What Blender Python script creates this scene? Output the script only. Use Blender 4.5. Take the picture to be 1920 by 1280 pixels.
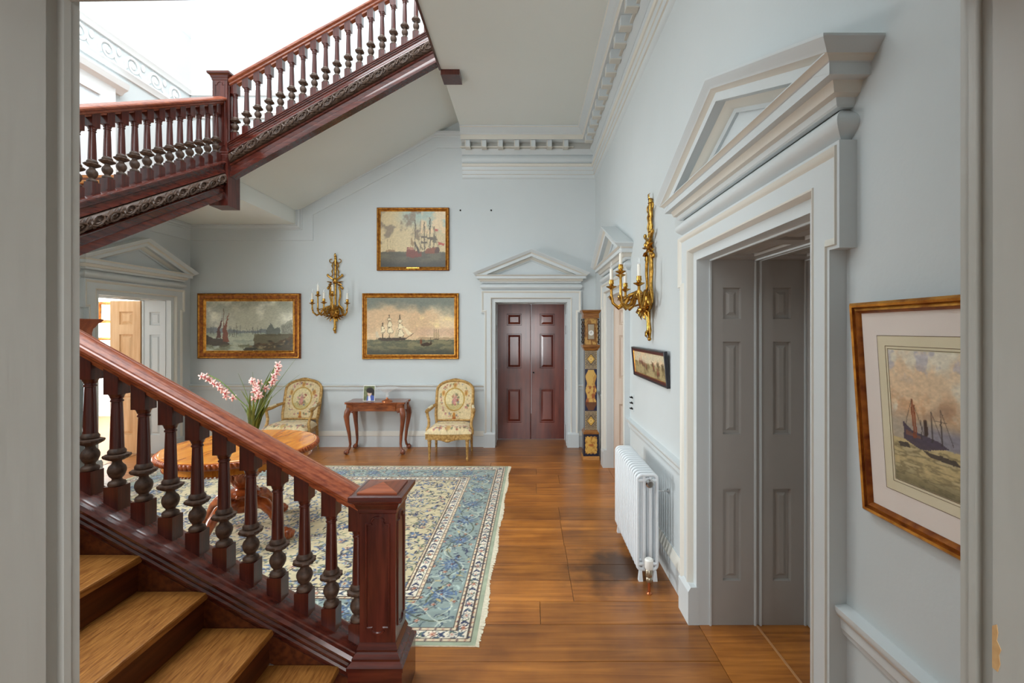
import bpy, math, random
import numpy as np
from mathutils import Vector, Matrix

for o in list(bpy.data.objects):
    bpy.data.objects.remove(o, do_unlink=True)
SC = bpy.context.scene
COL = SC.collection
PI = math.pi
random.seed(7)

# ------------------------------------------------------------------ camera
# focal length 845 px in a 1920x1280 frame; vanishing point of the hall's depth axis at (990, 618)
FPX, UX, VY, CAMH = 845.0, 990.0, 618.0, 1.65
cam_d = bpy.data.cameras.new('camera')
cam = bpy.data.objects.new('camera', cam_d)
COL.objects.link(cam)
cam.location = (0, 0, CAMH)
cam.rotation_euler = (PI/2, 0, 0)
cam_d.sensor_width = 36.0
cam_d.lens = FPX/1920*36.0
cam_d.shift_x = (960-UX)/1920
cam_d.shift_y = (VY-640)/1920
cam_d.clip_start = 0.02
SC.camera = cam

# ------------------------------------------------------------------ colour management
vs = SC.view_settings
vs.view_transform = 'Standard'
vs.look = 'None'
vs.gamma = 1.0
vs.use_curve_mapping = False
vs.exposure = 0.06

# ------------------------------------------------------------------ world (even overcast daylight) and daylight lamps, some of them added
w = bpy.data.worlds.new('overcast_sky')
SC.world = w
w.use_nodes = True
bg = w.node_tree.nodes['Background']
bg.inputs[0].default_value = (0.90, 0.95, 1.0, 1)
bg.inputs[1].default_value = 1.0

XL_ = -4.77
def area(name, loc, rot, sx, sy, power, col=(1, 1, 1)):
    d = bpy.data.lights.new(name, 'AREA')
    d.shape = 'RECTANGLE'
    d.size, d.size_y = sx, sy
    d.energy = power
    d.color = col
    o = bpy.data.objects.new(name, d)
    COL.objects.link(o)
    o.location = loc
    o.rotation_euler = rot
    return o
area('skylight_daylight', (-2.5, 3.4, 8.05), (0, 0, 0), 3.4, 4.4, 430, (0.93, 0.975, 1.0))
area('added_stair_light', (-2.55, 0.50, 4.35), (PI/2, 0, 0), 2.2, 2.6, 95, (0.93, 0.975, 1.0))  # added lamp aimed at the far wall, set in an invented window
area('understair_window_daylight', (XL_-.28, 2.80, 1.31), (0, -PI/2, 0), 1.1, 0.85, 150, (0.95, 0.985, 1.0))
area('added_entrance_light', (0.3, -3.4, 1.9), (PI/2, 0, 0), 3.0, 2.6, 235, (0.96, 0.985, 1.0))  # added lamp behind the camera to brighten the far wall; no window there
area('left_room_daylight', (-8.45, 7.0, 1.9), (0, -PI/2, 0), 2.4, 2.4, 330, (1.0, 0.96, 0.88))
area('added_right_room_light', (3.4, 4.9, 1.7), (0, PI/2, 0), 1.6, 1.8, 40, (1.0, 0.95, 0.86))  # lamp added inside the closed right room, which has no window

# ------------------------------------------------------------------ helpers
class MB:
    """Collects shapes; build() links them as ONE mesh object."""
    def __init__(self):
        self.v = []; self.f = []; self.m = []
    def add(self, vs_, fs, mi=0):
        b = len(self.v)
        self.v.extend([tuple(p) for p in vs_])
        for i, q in enumerate(fs):
            self.f.append(tuple(b+k for k in q))
            self.m.append(mi if isinstance(mi, int) else mi[i])
        return self
    def box(self, x0, x1, y0, y1, z0, z1, mi=0):
        vs_ = [(x0,y0,z0),(x1,y0,z0),(x1,y1,z0),(x0,y1,z0),(x0,y0,z1),(x1,y0,z1),(x1,y1,z1),(x0,y1,z1)]
        return self.add(vs_, [(0,3,2,1),(4,5,6,7),(0,1,5,4),(1,2,6,5),(2,3,7,6),(3,0,4,7)], mi)
    def frustum(self, c, s0, s1, z0, z1, mi=0):
        x, y = c
        vs_ = []
        for s, z in ((s0, z0), (s1, z1)):
            sx, sy = (s, s) if not isinstance(s, tuple) else s
            vs_ += [(x-sx,y-sy,z),(x+sx,y-sy,z),(x+sx,y+sy,z),(x-sx,y+sy,z)]
        return self.add(vs_, [(0,3,2,1),(4,5,6,7),(0,1,5,4),(1,2,6,5),(2,3,7,6),(3,0,4,7)], mi)
    def stack(self, c, prof, mi=0):
        """square lathe: prof = [(half, z), ...]"""
        vs_ = []; fs = []; ms = []
        for h, z in prof:
            vs_ += [(c[0]-h,c[1]-h,z),(c[0]+h,c[1]-h,z),(c[0]+h,c[1]+h,z),(c[0]-h,c[1]+h,z)]
        n = len(prof)
        for i in range(n-1):
            for k in range(4):
                fs.append((4*i+k, 4*i+(k+1)%4, 4*i+4+(k+1)%4, 4*i+4+k))
                ms.append(mi if isinstance(mi, int) else mi[i])
        m0 = mi if isinstance(mi, int) else mi[0]
        fs += [(3,2,1,0), tuple(4*(n-1)+k for k in range(4))]; ms += [m0, m0]
        return self.add(vs_, fs, ms)
    def lathe(self, prof, seg=16, c=(0,0,0), mi=0, caps=True, M=None):
        vs_ = []; fs = []; ms = []
        for r, z in prof:
            for k in range(seg):
                a = 2*PI*k/seg
                p = Vector((r*math.cos(a), r*math.sin(a), z))
                if M is not None: p = M @ p
                vs_.append((c[0]+p[0], c[1]+p[1], c[2]+p[2]))
        n = len(prof)
        for i in range(n-1):
            for k in range(seg):
                fs.append((seg*i+k, seg*i+(k+1)%seg, seg*i+seg+(k+1)%seg, seg*i+seg+k))
                ms.append(mi if isinstance(mi, int) else mi[i])
        if caps:
            fs += [tuple(reversed(range(seg))), tuple(seg*(n-1)+k for k in range(seg))]
            ms += [mi if isinstance(mi, int) else mi[0], mi if isinstance(mi, int) else mi[-1]]
        return self.add(vs_, fs, ms)
    def tube(self, pts, rad, seg=8, mi=0, flat=1.0):
        pts = [Vector(p) for p in pts]
        n = len(pts)
        if not hasattr(rad, '__len__'): rad = [rad]*n
        vs_ = []; fs = []
        prev = None
        for i in range(n):
            t = (pts[min(i+1, n-1)]-pts[max(i-1, 0)])
            if t.length < 1e-9: t = Vector((0,0,1))
            t.normalize()
            if prev is None:
                ref = Vector((0,0,1)) if abs(t.z) < .9 else Vector((1,0,0))
                nrm = t.cross(ref).normalized()
            else:
                nrm = (prev-t*prev.dot(t))
                if nrm.length < 1e-6: nrm = t.orthogonal()
                nrm.normalize()
            prev = nrm
            bn = t.cross(nrm)
            for k in range(seg):
                a = 2*PI*k/seg
                vs_.append(pts[i]+nrm*math.cos(a)*rad[i]+bn*math.sin(a)*rad[i]*flat)
        for i in range(n-1):
            for k in range(seg):
                fs.append((seg*i+k, seg*i+(k+1)%seg, seg*i+seg+(k+1)%seg, seg*i+seg+k))
        fs += [tuple(reversed(range(seg))), tuple(seg*(n-1)+k for k in range(seg))]
        return self.add(vs_, fs, mi)
    def ell(self, c, r, su=10, sv=6, mi=0, M=None):
        if not hasattr(r, '__len__'): r = (r, r, r)
        vs_ = []; fs = []
        for j in range(sv+1):
            ph = -PI/2+PI*j/sv
            for k in range(su):
                a = 2*PI*k/su
                p = Vector((r[0]*math.cos(ph)*math.cos(a), r[1]*math.cos(ph)*math.sin(a), r[2]*math.sin(ph)))
                if M is not None: p = M @ p
                vs_.append((c[0]+p[0], c[1]+p[1], c[2]+p[2]))
        for j in range(sv):
            for k in range(su):
                fs.append((su*j+k, su*j+(k+1)%su, su*j+su+(k+1)%su, su*j+su+k))
        return self.add(vs_, fs, mi)
    def prism(self, poly, fmap, d0, d1, mi=0):
        """poly: 2D outline; fmap(s, t, d) -> 3D; extruded from d0 to d1"""
        n = len(poly)
        vs_ = [fmap(s, t, d0) for s, t in poly]+[fmap(s, t, d1) for s, t in poly]
        fs = [tuple(reversed(range(n))), tuple(range(n, 2*n))]
        fs += [(k, (k+1) % n, n+(k+1) % n, n+k) for k in range(n)]
        return self.add(vs_, fs, mi)
    def sweep(self, path, prof, fmap, closed=False, mi=0, en=None):
        """moulding: 2D path, profile (a, b): a = offset along the path's RIGHT normal (mitred), b = third axis; fmap(s, t, b)"""
        n = len(path); m = len(prof)
        P = [Vector(p) for p in path]
        nr = []
        for i in range(n):
            def rn(a, b):
                d = (b-a).normalized(); return Vector((d.y, -d.x))
            if closed: n0, n1 = rn(P[i-1], P[i]), rn(P[i], P[(i+1) % n])
            elif i == 0: n0 = n1 = rn(P[0], P[1])
            elif i == n-1: n0 = n1 = rn(P[-2], P[-1])
            else: n0, n1 = rn(P[i-1], P[i]), rn(P[i], P[i+1])
            s = n0+n1
            if s.length < 1e-6: s = n0
            s = s/(s.dot(n0)) if abs(s.dot(n0)) > 1e-6 else n0
            nr.append(s)
        if en:
            if en[0] is not None: nr[0] = Vector(en[0])
            if en[1] is not None: nr[-1] = Vector(en[1])
        vs_ = []
        for i in range(n):
            for a, b in prof:
                q = P[i]+nr[i]*a
                vs_.append(fmap(q.x, q.y, b))
        fs = []; ms = []
        for i in range(n if closed else n-1):
            j = (i+1) % n
            for k in range(m-1):
                fs.append((i*m+k, i*m+k+1, j*m+k+1, j*m+k)); ms.append(mi if isinstance(mi, int) else mi[k])
        if not closed:
            m0 = mi if isinstance(mi, int) else mi[0]
            fs += [tuple(reversed(range(m))), tuple((n-1)*m+k for k in range(m))]; ms += [m0, m0]
        return self.add(vs_, fs, ms)
    def build(self, name, mats, parent=None, loc=None, rot=None, smooth=38, fix=True):
        me = bpy.data.meshes.new(name)
        me.from_pydata([tuple(map(float, p)) for p in self.v], [], self.f)
        if not isinstance(mats, (list, tuple)): mats = [mats]
        for m_ in mats: me.materials.append(m_)
        if len(mats) > 1: me.polygons.foreach_set('material_index', [min(i, len(mats)-1) for i in self.m])
        if fix:
            import bmesh
            bm = bmesh.new(); bm.from_mesh(me)
            bmesh.ops.recalc_face_normals(bm, faces=bm.faces)
            bm.to_mesh(me); bm.free()
        if smooth:
            me.polygons.foreach_set('use_smooth', [True]*len(me.polygons))
            me.set_sharp_from_angle(angle=math.radians(smooth))
        me.update()
        return link(name, me, parent, loc, rot)

def link(name, me, parent=None, loc=None, rot=None):
    o = bpy.data.objects.new(name, me)
    COL.objects.link(o)
    if parent is not None: o.parent = parent
    if loc is not None: o.location = loc
    if rot is not None: o.rotation_euler = rot
    return o

def empty(name, loc=(0,0,0), rz=0.0):
    o = link(name, None, None, loc, (0, 0, rz))
    o.empty_display_size = .1
    return o

def tag(o, label, cat=None, group=None, kind=None):
    o['label'] = label
    if cat: o['category'] = cat
    if group: o['group'] = group
    if kind: o['kind'] = kind
    return o

def struct(o, label=None):
    o['kind'] = 'structure'
    if label: o['label'] = label
    return o

def copy_tree(o, parent=None):
    c = o.copy(); COL.objects.link(c); c.parent = parent
    for ch in [x for x in COL.objects if x.parent == o]:
        copy_tree(ch, c)
    return c

def s2l(c):
    c = np.asarray(c, dtype=float)
    return np.where(c <= .04045, c/12.92, ((c+.055)/1.055)**2.4)
def hexc(r, g, b):
    l = s2l(np.array([r, g, b])/255.0)
    return (float(l[0]), float(l[1]), float(l[2]), 1.0)

# ------------------------------------------------------------------ materials
def nmat(name):
    m = bpy.data.materials.new(name); m.use_nodes = True
    nt = m.node_tree
    return m, nt, nt.nodes['Principled BSDF']

def pm(name, c1, c2=None, rough=.5, metal=0.0, sc=(6, 6, 6), detail=4, lo=.35, hi=.65, bump=0.0, bsc=None, coat=0.0, spec=.5, rnd=0.0, trans=0.0, ior=1.45, dist=0.0):
    m, nt, b = nmat(name)
    N, L = nt.nodes, nt.links
    b.inputs['Roughness'].default_value = rough
    b.inputs['Metallic'].default_value = metal
    b.inputs['Specular IOR Level'].default_value = spec
    b.inputs['IOR'].default_value = ior
    if coat: b.inputs['Coat Weight'].default_value = coat; b.inputs['Coat Roughness'].default_value = .12
    if trans: b.inputs['Transmission Weight'].default_value = trans
    tc = N.new('ShaderNodeTexCoord')
    mp = N.new('ShaderNodeMapping'); mp.inputs['Scale'].default_value = sc
    L.new(tc.outputs['Object'], mp.inputs['Vector'])
    if rnd:
        oi = N.new('ShaderNodeObjectInfo')
        cb = N.new('ShaderNodeCombineXYZ')
        mu = N.new('ShaderNodeMath'); mu.operation = 'MULTIPLY'; mu.inputs[1].default_value = 37.0
        L.new(oi.outputs['Random'], mu.inputs[0]); L.new(mu.outputs[0], cb.inputs[0]); L.new(mu.outputs[0], cb.inputs[2])
        L.new(cb.outputs[0], mp.inputs['Location'])
    out = None
    if c2 is not None:
        nz = N.new('ShaderNodeTexNoise'); nz.inputs['Scale'].default_value = 1.0; nz.inputs['Detail'].default_value = detail
        nz.inputs['Distortion'].default_value = dist
        L.new(mp.outputs[0], nz.inputs['Vector'])
        cr = N.new('ShaderNodeValToRGB')
        cr.color_ramp.elements[0].position = lo; cr.color_ramp.elements[0].color = hexc(*c1)
        cr.color_ramp.elements[1].position = hi; cr.color_ramp.elements[1].color = hexc(*c2)
        L.new(nz.outputs['Fac'], cr.inputs['Fac'])
        out = cr.outputs['Color']
        if rnd:
            hs = N.new('ShaderNodeHueSaturation')
            mr = N.new('ShaderNodeMapRange'); mr.inputs['To Min'].default_value = 1-rnd; mr.inputs['To Max'].default_value = 1+rnd
            L.new(oi.outputs['Random'], mr.inputs['Value']); L.new(mr.outputs[0], hs.inputs['Value'])
            L.new(out, hs.inputs['Color']); out = hs.outputs['Color']
        L.new(out, b.inputs['Base Color'])
    else:
        b.inputs['Base Color'].default_value = hexc(*c1)
    if bump:
        nb = N.new('ShaderNodeTexNoise'); nb.inputs['Scale'].default_value = 1.0; nb.inputs['Detail'].default_value = 3
        mp2 = N.new('ShaderNodeMapping'); mp2.inputs['Scale'].default_value = bsc or sc
        L.new(tc.outputs['Object'], mp2.inputs['Vector']); L.new(mp2.outputs[0], nb.inputs['Vector'])
        bp = N.new('ShaderNodeBump'); bp.inputs['Strength'].default_value = bump; bp.inputs['Distance'].default_value = .01
        L.new(nb.outputs['Fac'], bp.inputs['Height']); L.new(bp.outputs[0], b.inputs['Normal'])
    return m

def colmat(name, rough=.6, coat=0.0, bump=0.0, bsc=400.0, spec=.4, sheen=0.0):
    """print or weave whose colours are stored on the mesh (attribute Col)"""
    m, nt, b = nmat(name)
    N, L = nt.nodes, nt.links
    at = N.new('ShaderNodeAttribute'); at.attribute_name = 'Col'
    L.new(at.outputs['Color'], b.inputs['Base Color'])
    b.inputs['Roughness'].default_value = rough
    b.inputs['Specular IOR Level'].default_value = spec
    if coat: b.inputs['Coat Weight'].default_value = coat; b.inputs['Coat Roughness'].default_value = .15
    if sheen: b.inputs['Sheen Weight'].default_value = sheen
    if bump:
        tc = N.new('ShaderNodeTexCoord')
        nb = N.new('ShaderNodeTexNoise'); nb.inputs['Scale'].default_value = bsc; nb.inputs['Detail'].default_value = 1
        L.new(tc.outputs['Object'], nb.inputs['Vector'])
        bp = N.new('ShaderNodeBump'); bp.inputs['Strength'].default_value = bump; bp.inputs['Distance'].default_value = .004
        L.new(nb.outputs['Fac'], bp.inputs['Height']); L.new(bp.outputs[0], b.inputs['Normal'])
    return m

M = {}
M['wall'] = pm('wall_paint_pale_blue', (199, 206, 207), (205, 211, 212), rough=.55, sc=(.8, .8, .8), bump=.05, bsc=(60, 60, 60))
M['trim'] = pm('trim_paint_grey_blue', (202, 209, 211), (207, 213, 214), rough=.4, sc=(1, 1, 1), bump=.03, bsc=(40, 40, 8))
M['cream'] = pm('trim_paint_cream', (216, 213, 203), rough=.38)
M['white_up'] = pm('upper_wall_paint_white', (222, 229, 235), rough=.6)
M['plaster'] = pm('plaster_white', (236, 238, 238), rough=.6)
M['ceil'] = pm('ceiling_paint_stone', (228, 233, 228), (232, 236, 232), rough=.7, sc=(.6, .6, .6))
M['lining'] = pm('door_lining_shaded_grey', (160, 157, 152), (168, 165, 160), rough=.42, sc=(2, 2, 2))  # grey holds the dark of the passage, darker than the trim
M['jamb'] = pm('doorway_paint_grey', (170, 171, 165), (178, 180, 176), rough=.45, sc=(3, 3, 3), bump=.06, bsc=(50, 50, 6))
M['chip'] = pm('chipped_bare_wood', (196, 160, 112), (170, 130, 84), rough=.7, sc=(40, 40, 40))
M['mah'] = pm('mahogany_polished', (60, 22, 17), (90, 38, 28), rough=.28, sc=(45, 45, 4), detail=5, coat=.35, bump=.02)
M['mahx'] = pm('mahogany_polished_long', (62, 24, 18), (94, 40, 28), rough=.2, sc=(4, 50, 50), detail=5, coat=.4, bump=.02)
M['rail'] = pm('mahogany_handrail', (124, 56, 34), (164, 88, 56), rough=.3, sc=(3, 60, 60), detail=5, coat=.35)
M['carv'] = pm('carved_dark_mahogany', (62, 45, 36), (92, 69, 54), rough=.5, sc=(50, 50, 50), bump=.15)
M['mahcap'] = pm('mahogany_cap_light', (134, 68, 42), (160, 88, 56), rough=.3, sc=(6, 60, 60), coat=.3)
M['mahcap2'] = pm('mahogany_cap_dark', (100, 46, 28), (124, 62, 40), rough=.3, sc=(60, 6, 60), coat=.3)
M['doorwood'] = pm('mahogany_door', (74, 26, 20), (124, 54, 38), rough=.25, sc=(9, 9, 1.4), detail=6, coat=.5, lo=.3, hi=.75)
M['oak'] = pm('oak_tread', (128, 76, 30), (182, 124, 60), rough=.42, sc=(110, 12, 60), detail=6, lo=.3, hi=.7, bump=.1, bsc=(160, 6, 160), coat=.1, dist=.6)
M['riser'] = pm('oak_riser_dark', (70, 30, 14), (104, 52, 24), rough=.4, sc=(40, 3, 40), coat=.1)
M['oakframe'] = pm('upper_stair_oak', (150, 90, 40), (180, 116, 60), rough=.4, sc=(50, 4, 50))
M['gold'] = pm('gilt_bronze', (156, 112, 44), (212, 168, 84), rough=.26, metal=1.0, sc=(40, 40, 40))
M['gilt'] = pm('gilt_wood_frame', (146, 88, 26), (206, 146, 58), rough=.34, metal=.75, sc=(25, 25, 25), bump=.08, bsc=(200, 200, 200))
M['gilt_red'] = pm('gilt_wood_rubbed_red', (112, 54, 20), (164, 98, 34), rough=.4, metal=.55, sc=(30, 8, 30))
M['giltchair'] = pm('gilt_chair_wood', (150, 112, 58), (196, 158, 96), rough=.45, metal=.3, sc=(40, 40, 40), bump=.08, bsc=(120, 120, 120))
M['blackframe'] = pm('ebonised_frame', (24, 24, 30), (36, 34, 40), rough=.3, sc=(30, 30, 30))
M['darkred'] = pm('dark_red_frame_slip', (66, 26, 22), (88, 38, 30), rough=.35, sc=(20, 20, 20))
M['mount'] = pm('mount_board_pale', (226, 216, 208), (232, 222, 214), rough=.8, sc=(3, 3, 3))
M['mount2'] = pm('mount_board_cream', (218, 208, 176), (224, 214, 186), rough=.8, sc=(5, 5, 5))
M['ink'] = pm('mount_ruled_line', (110, 84, 56), rough=.8)
M['rad'] = pm('radiator_enamel', (222, 228, 232), rough=.3, coat=.2)
M['chrome'] = pm('chrome', (200, 200, 200), rough=.15, metal=1.0)
M['copper'] = pm('copper_pipe', (196, 122, 80), rough=.3, metal=1.0)
M['brassdull'] = pm('dull_brass_valve', (170, 160, 140), rough=.35, metal=.9)
M['plastic'] = pm('white_plastic', (236, 236, 230), rough=.4)
M['satin'] = pm('satinwood_top', (186, 104, 30), (222, 146, 54), rough=.22, sc=(14, 3, 14), detail=5, coat=.6, dist=1.0)
M['tablewood'] = pm('carved_walnut_red', (128, 58, 24), (176, 92, 42), rough=.28, sc=(20, 20, 20), coat=.4)
M['walnut'] = pm('walnut_games_table', (96, 46, 22), (150, 82, 42), rough=.26, sc=(8, 30, 30), coat=.5)
M['walnutleg'] = pm('walnut_leg', (98, 46, 24), (140, 74, 40), rough=.28, sc=(30, 30, 6), coat=.45)
M['pine'] = pm('stripped_pine', (214, 168, 120), (232, 194, 150), rough=.5, sc=(16, 16, 1.6), detail=5)
M['palepine'] = pm('pale_pine_lining', (226, 212, 198), (234, 222, 210), rough=.5, sc=(12, 12, 1.5))
M['cabwood'] = pm('cabinet_cherry', (138, 66, 36), (172, 92, 54), rough=.32, sc=(20, 20, 3), coat=.3)
M['glassdk'] = pm('cabinet_glass', (120, 128, 130), rough=.06, spec=.8)
M['clockblue'] = pm('clock_lacquer_navy', (22, 26, 46), (34, 38, 58), rough=.3, sc=(30, 30, 30), coat=.3)
M['clockwood'] = pm('clock_moulding_wood', (120, 72, 28), (158, 104, 46), rough=.35, sc=(10, 60, 60), coat=.3)
M['clockplinth'] = pm('clock_plinth_wood', (180, 122, 62), (206, 150, 88), rough=.4, sc=(10, 60, 60))
M['ebony'] = pm('ebony_twist', (30, 22, 20), rough=.25, coat=.3)
M['nail'] = pm('iron', (40, 38, 36), rough=.5, metal=.8)
M['candle'] = pm('candle_sleeve', (240, 236, 224), rough=.5)
M['leaf'] = pm('orchid_leaf', (58, 74, 26), (104, 112, 40), rough=.4, sc=(20, 20, 8))
M['leaf2'] = pm('orchid_stem', (104, 132, 56), rough=.5)
M['petal'] = pm('orchid_petal', (234, 184, 174), (244, 212, 202), rough=.55, sc=(40, 40, 40))
M['petal2'] = pm('orchid_lip', (196, 92, 96), rough=.55)
M['pot'] = pm('glazed_pot', (150, 150, 140), (190, 188, 176), rough=.2, sc=(20, 20, 20), coat=.5)
M['fringe'] = pm('rug_fringe_cotton', (216, 206, 180), (232, 224, 200), rough=.9, sc=(60, 60, 60))
M['subfloor'] = pm('subfloor_dark', (48, 26, 12), rough=.7)
M['stripwood'] = pm('threshold_strip', (176, 128, 84), rough=.4)
M['anteroom'] = pm('anteroom_paint', (206, 204, 198), rough=.7)
M['glassclear'] = pm('clear_glass', (245, 248, 248), rough=.04, spec=.9)
M['glassclear'].node_tree.nodes['Principled BSDF'].inputs['Alpha'].default_value = .22
M['canvas'] = colmat('oil_paint_on_canvas', rough=.4, coat=.15, bump=.03, bsc=90)
M['watercolour'] = colmat('watercolour_paper', rough=.75, coat=.25)
M['print'] = colmat('photo_print', rough=.35)
M['tapestry'] = colmat('tapestry_weave', rough=.85, bump=.2, bsc=500, sheen=.2)
M['rug'] = colmat('rug_pile', rough=.95, bump=.5, bsc=420, spec=.15, sheen=.25)
M['marq'] = colmat('clock_marquetry', rough=.3, coat=.3)

def boards_mat():
    m, nt, b = nmat('oak_floor_boards')
    N, L = nt.nodes, nt.links
    geo = N.new('ShaderNodeNewGeometry'); oi = N.new('ShaderNodeObjectInfo')
    mp = N.new('ShaderNodeMapping'); mp.inputs['Scale'].default_value = (1.6, 30.0, 1)
    cb = N.new('ShaderNodeCombineXYZ'); mu = N.new('ShaderNodeMath'); mu.operation = 'MULTIPLY'; mu.inputs[1].default_value = 53.0
    L.new(oi.outputs['Random'], mu.inputs[0]); L.new(mu.outputs[0], cb.inputs[0]); L.new(mu.outputs[0], cb.inputs[1])
    L.new(cb.outputs[0], mp.inputs['Location']); L.new(geo.outputs['Position'], mp.inputs['Vector'])
    nz = N.new('ShaderNodeTexNoise'); nz.inputs['Scale'].default_value = 1; nz.inputs['Detail'].default_value = 6; nz.inputs['Distortion'].default_value = .8
    L.new(mp.outputs[0], nz.inputs['Vector'])
    cr = N.new('ShaderNodeValToRGB'); e = cr.color_ramp.elements
    e[0].position = .22; e[0].color = hexc(126, 70, 24); e[1].position = .78; e[1].color = hexc(192, 124, 52)
    L.new(nz.outputs['Fac'], cr.inputs['Fac'])
    n2 = N.new('ShaderNodeTexNoise'); n2.inputs['Scale'].default_value = 3.4; n2.inputs['Detail'].default_value = 7
    L.new(geo.outputs['Position'], n2.inputs['Vector'])
    c2 = N.new('ShaderNodeValToRGB'); e = c2.color_ramp.elements
    e[0].position = .36; e[0].color = (.52, .46, .42, 1); e[1].position = .6; e[1].color = (1, 1, 1, 1)
    L.new(n2.outputs['Fac'], c2.inputs['Fac'])
    mx = N.new('ShaderNodeMix'); mx.data_type = 'RGBA'; mx.blend_type = 'MULTIPLY'; mx.inputs['Factor'].default_value = .58
    L.new(cr.outputs[0], mx.inputs['A']); L.new(c2.outputs[0], mx.inputs['B'])
    hs = N.new('ShaderNodeHueSaturation')
    mr = N.new('ShaderNodeMapRange'); mr.inputs['To Min'].default_value = .82; mr.inputs['To Max'].default_value = 1.2
    L.new(oi.outputs['Random'], mr.inputs['Value']); L.new(mr.outputs[0], hs.inputs['Value']); L.new(mx.outputs['Result'], hs.inputs['Color'])
    # old dark stain beside the radiator, with an outline of its own
    sp = N.new('ShaderNodeVectorMath'); sp.operation = 'SUBTRACT'; sp.inputs[1].default_value = (.62, 3.12, 0)
    L.new(geo.outputs['Position'], sp.inputs[0])
    sc_ = N.new('ShaderNodeVectorMath'); sc_.operation = 'MULTIPLY'; sc_.inputs[1].default_value = (2.5, 2.9, 0)
    L.new(sp.outputs[0], sc_.inputs[0])
    ln = N.new('ShaderNodeVectorMath'); ln.operation = 'LENGTH'; L.new(sc_.outputs[0], ln.inputs[0])
    n3 = N.new('ShaderNodeTexNoise'); n3.inputs['Scale'].default_value = 6; n3.inputs['Detail'].default_value = 5; L.new(geo.outputs['Position'], n3.inputs['Vector'])
    ad = N.new('ShaderNodeMath'); ad.operation = 'MULTIPLY_ADD'; ad.inputs[1].default_value = 1.6; L.new(n3.outputs['Fac'], ad.inputs[0]); L.new(ln.outputs['Value'], ad.inputs[2])
    m3 = N.new('ShaderNodeMapRange'); m3.inputs['From Min'].default_value = 1.15; m3.inputs['From Max'].default_value = 1.9; m3.inputs['To Min'].default_value = .9; m3.inputs['To Max'].default_value = 0
    L.new(ad.outputs[0], m3.inputs['Value'])
    mx2 = N.new('ShaderNodeMix'); mx2.data_type = 'RGBA'
    L.new(m3.outputs[0], mx2.inputs['Factor']); L.new(hs.outputs[0], mx2.inputs['A']); mx2.inputs['B'].default_value = hexc(52, 28, 12)
    L.new(mx2.outputs['Result'], b.inputs['Base Color'])
    b.inputs['Roughness'].default_value = .34
    b.inputs['Coat Weight'].default_value = .25; b.inputs['Coat Roughness'].default_value = .2
    bp = N.new('ShaderNodeBump'); bp.inputs['Strength'].default_value = .06; bp.inputs['Distance'].default_value = .004
    L.new(nz.outputs['Fac'], bp.inputs['Height']); L.new(bp.outputs[0], b.inputs['Normal'])
    return m
M['boards'] = boards_mat()
# ------------------------------------------------------------------ the setting
D, XR, XL, YN = 6.366, 0.955, -4.77, 0.58      # far wall, right wall, left wall, near wall (metres from the camera)
ZC, ZU, ZT = 4.417, 4.89, 8.2                  # ceiling, upper floor, top of the stair well
HWD, HHD = 0.5075, 2.04                        # half width and height of every door opening
Y1, Y4, Y3, X2 = 2.012, 4.88, 5.50, 0.045      # door centres

def wall(name, loc, rz, x0, x1, z1, t, holes, mats):
    """front face at local y=0 looking along -y; holes = (x0, x1, z0, z1)"""
    mb = MB()
    xs = sorted(set([x0, x1]+[h for q in holes for h in q[:2]]))
    for a, b in zip(xs[:-1], xs[1:]):
        hs = sorted([q for q in holes if q[0] <= a+1e-6 and q[1] >= b-1e-6], key=lambda q: q[2])
        z = 0.0
        for q in hs:
            if q[2] > z+1e-6: mb.box(a, b, 0, t, z, q[2])
            z = q[3]
        if z < z1: mb.box(a, b, 0, t, z, z1)
    return struct(mb.build(name, mats, None, loc, (0, 0, rz), smooth=0))

o = wall('wall_far', (0, D, 0), 0, XL-.42, XR+.66, ZT, .46, [(X2-.53, X2+.53, 0, 2.06)], M['wall'])
struct(o, 'pale blue painted far wall of the hall')
o = wall('wall_right', (XR, 0, 0), -PI/2, -D, -YN, ZT, .65, [(-Y1-.53, -Y1+.53, 0, 2.06), (-Y4-.53, -Y4+.53, 0, 2.06)], M['wall'])
struct(o, 'pale blue painted right wall with two doorways')
o = wall('wall_left', (XL, 0, 0), PI/2, YN, D, ZT, .40, [(Y3-.53, Y3+.53, 0, 2.06), (2.35, 3.25, .75, 1.88)], M['wall'])
struct(o, 'pale blue painted left wall of the stair well')
o = wall('wall_near', (0, YN, 0), PI, -XR-.65, -XL+.4, ZT, .65, [(-.586, .607, 0, 2.10), (1.45, 3.65, 3.05, 5.65)], M['wall'])
struct(o, 'near wall with the doorway the hall is seen through')

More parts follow.
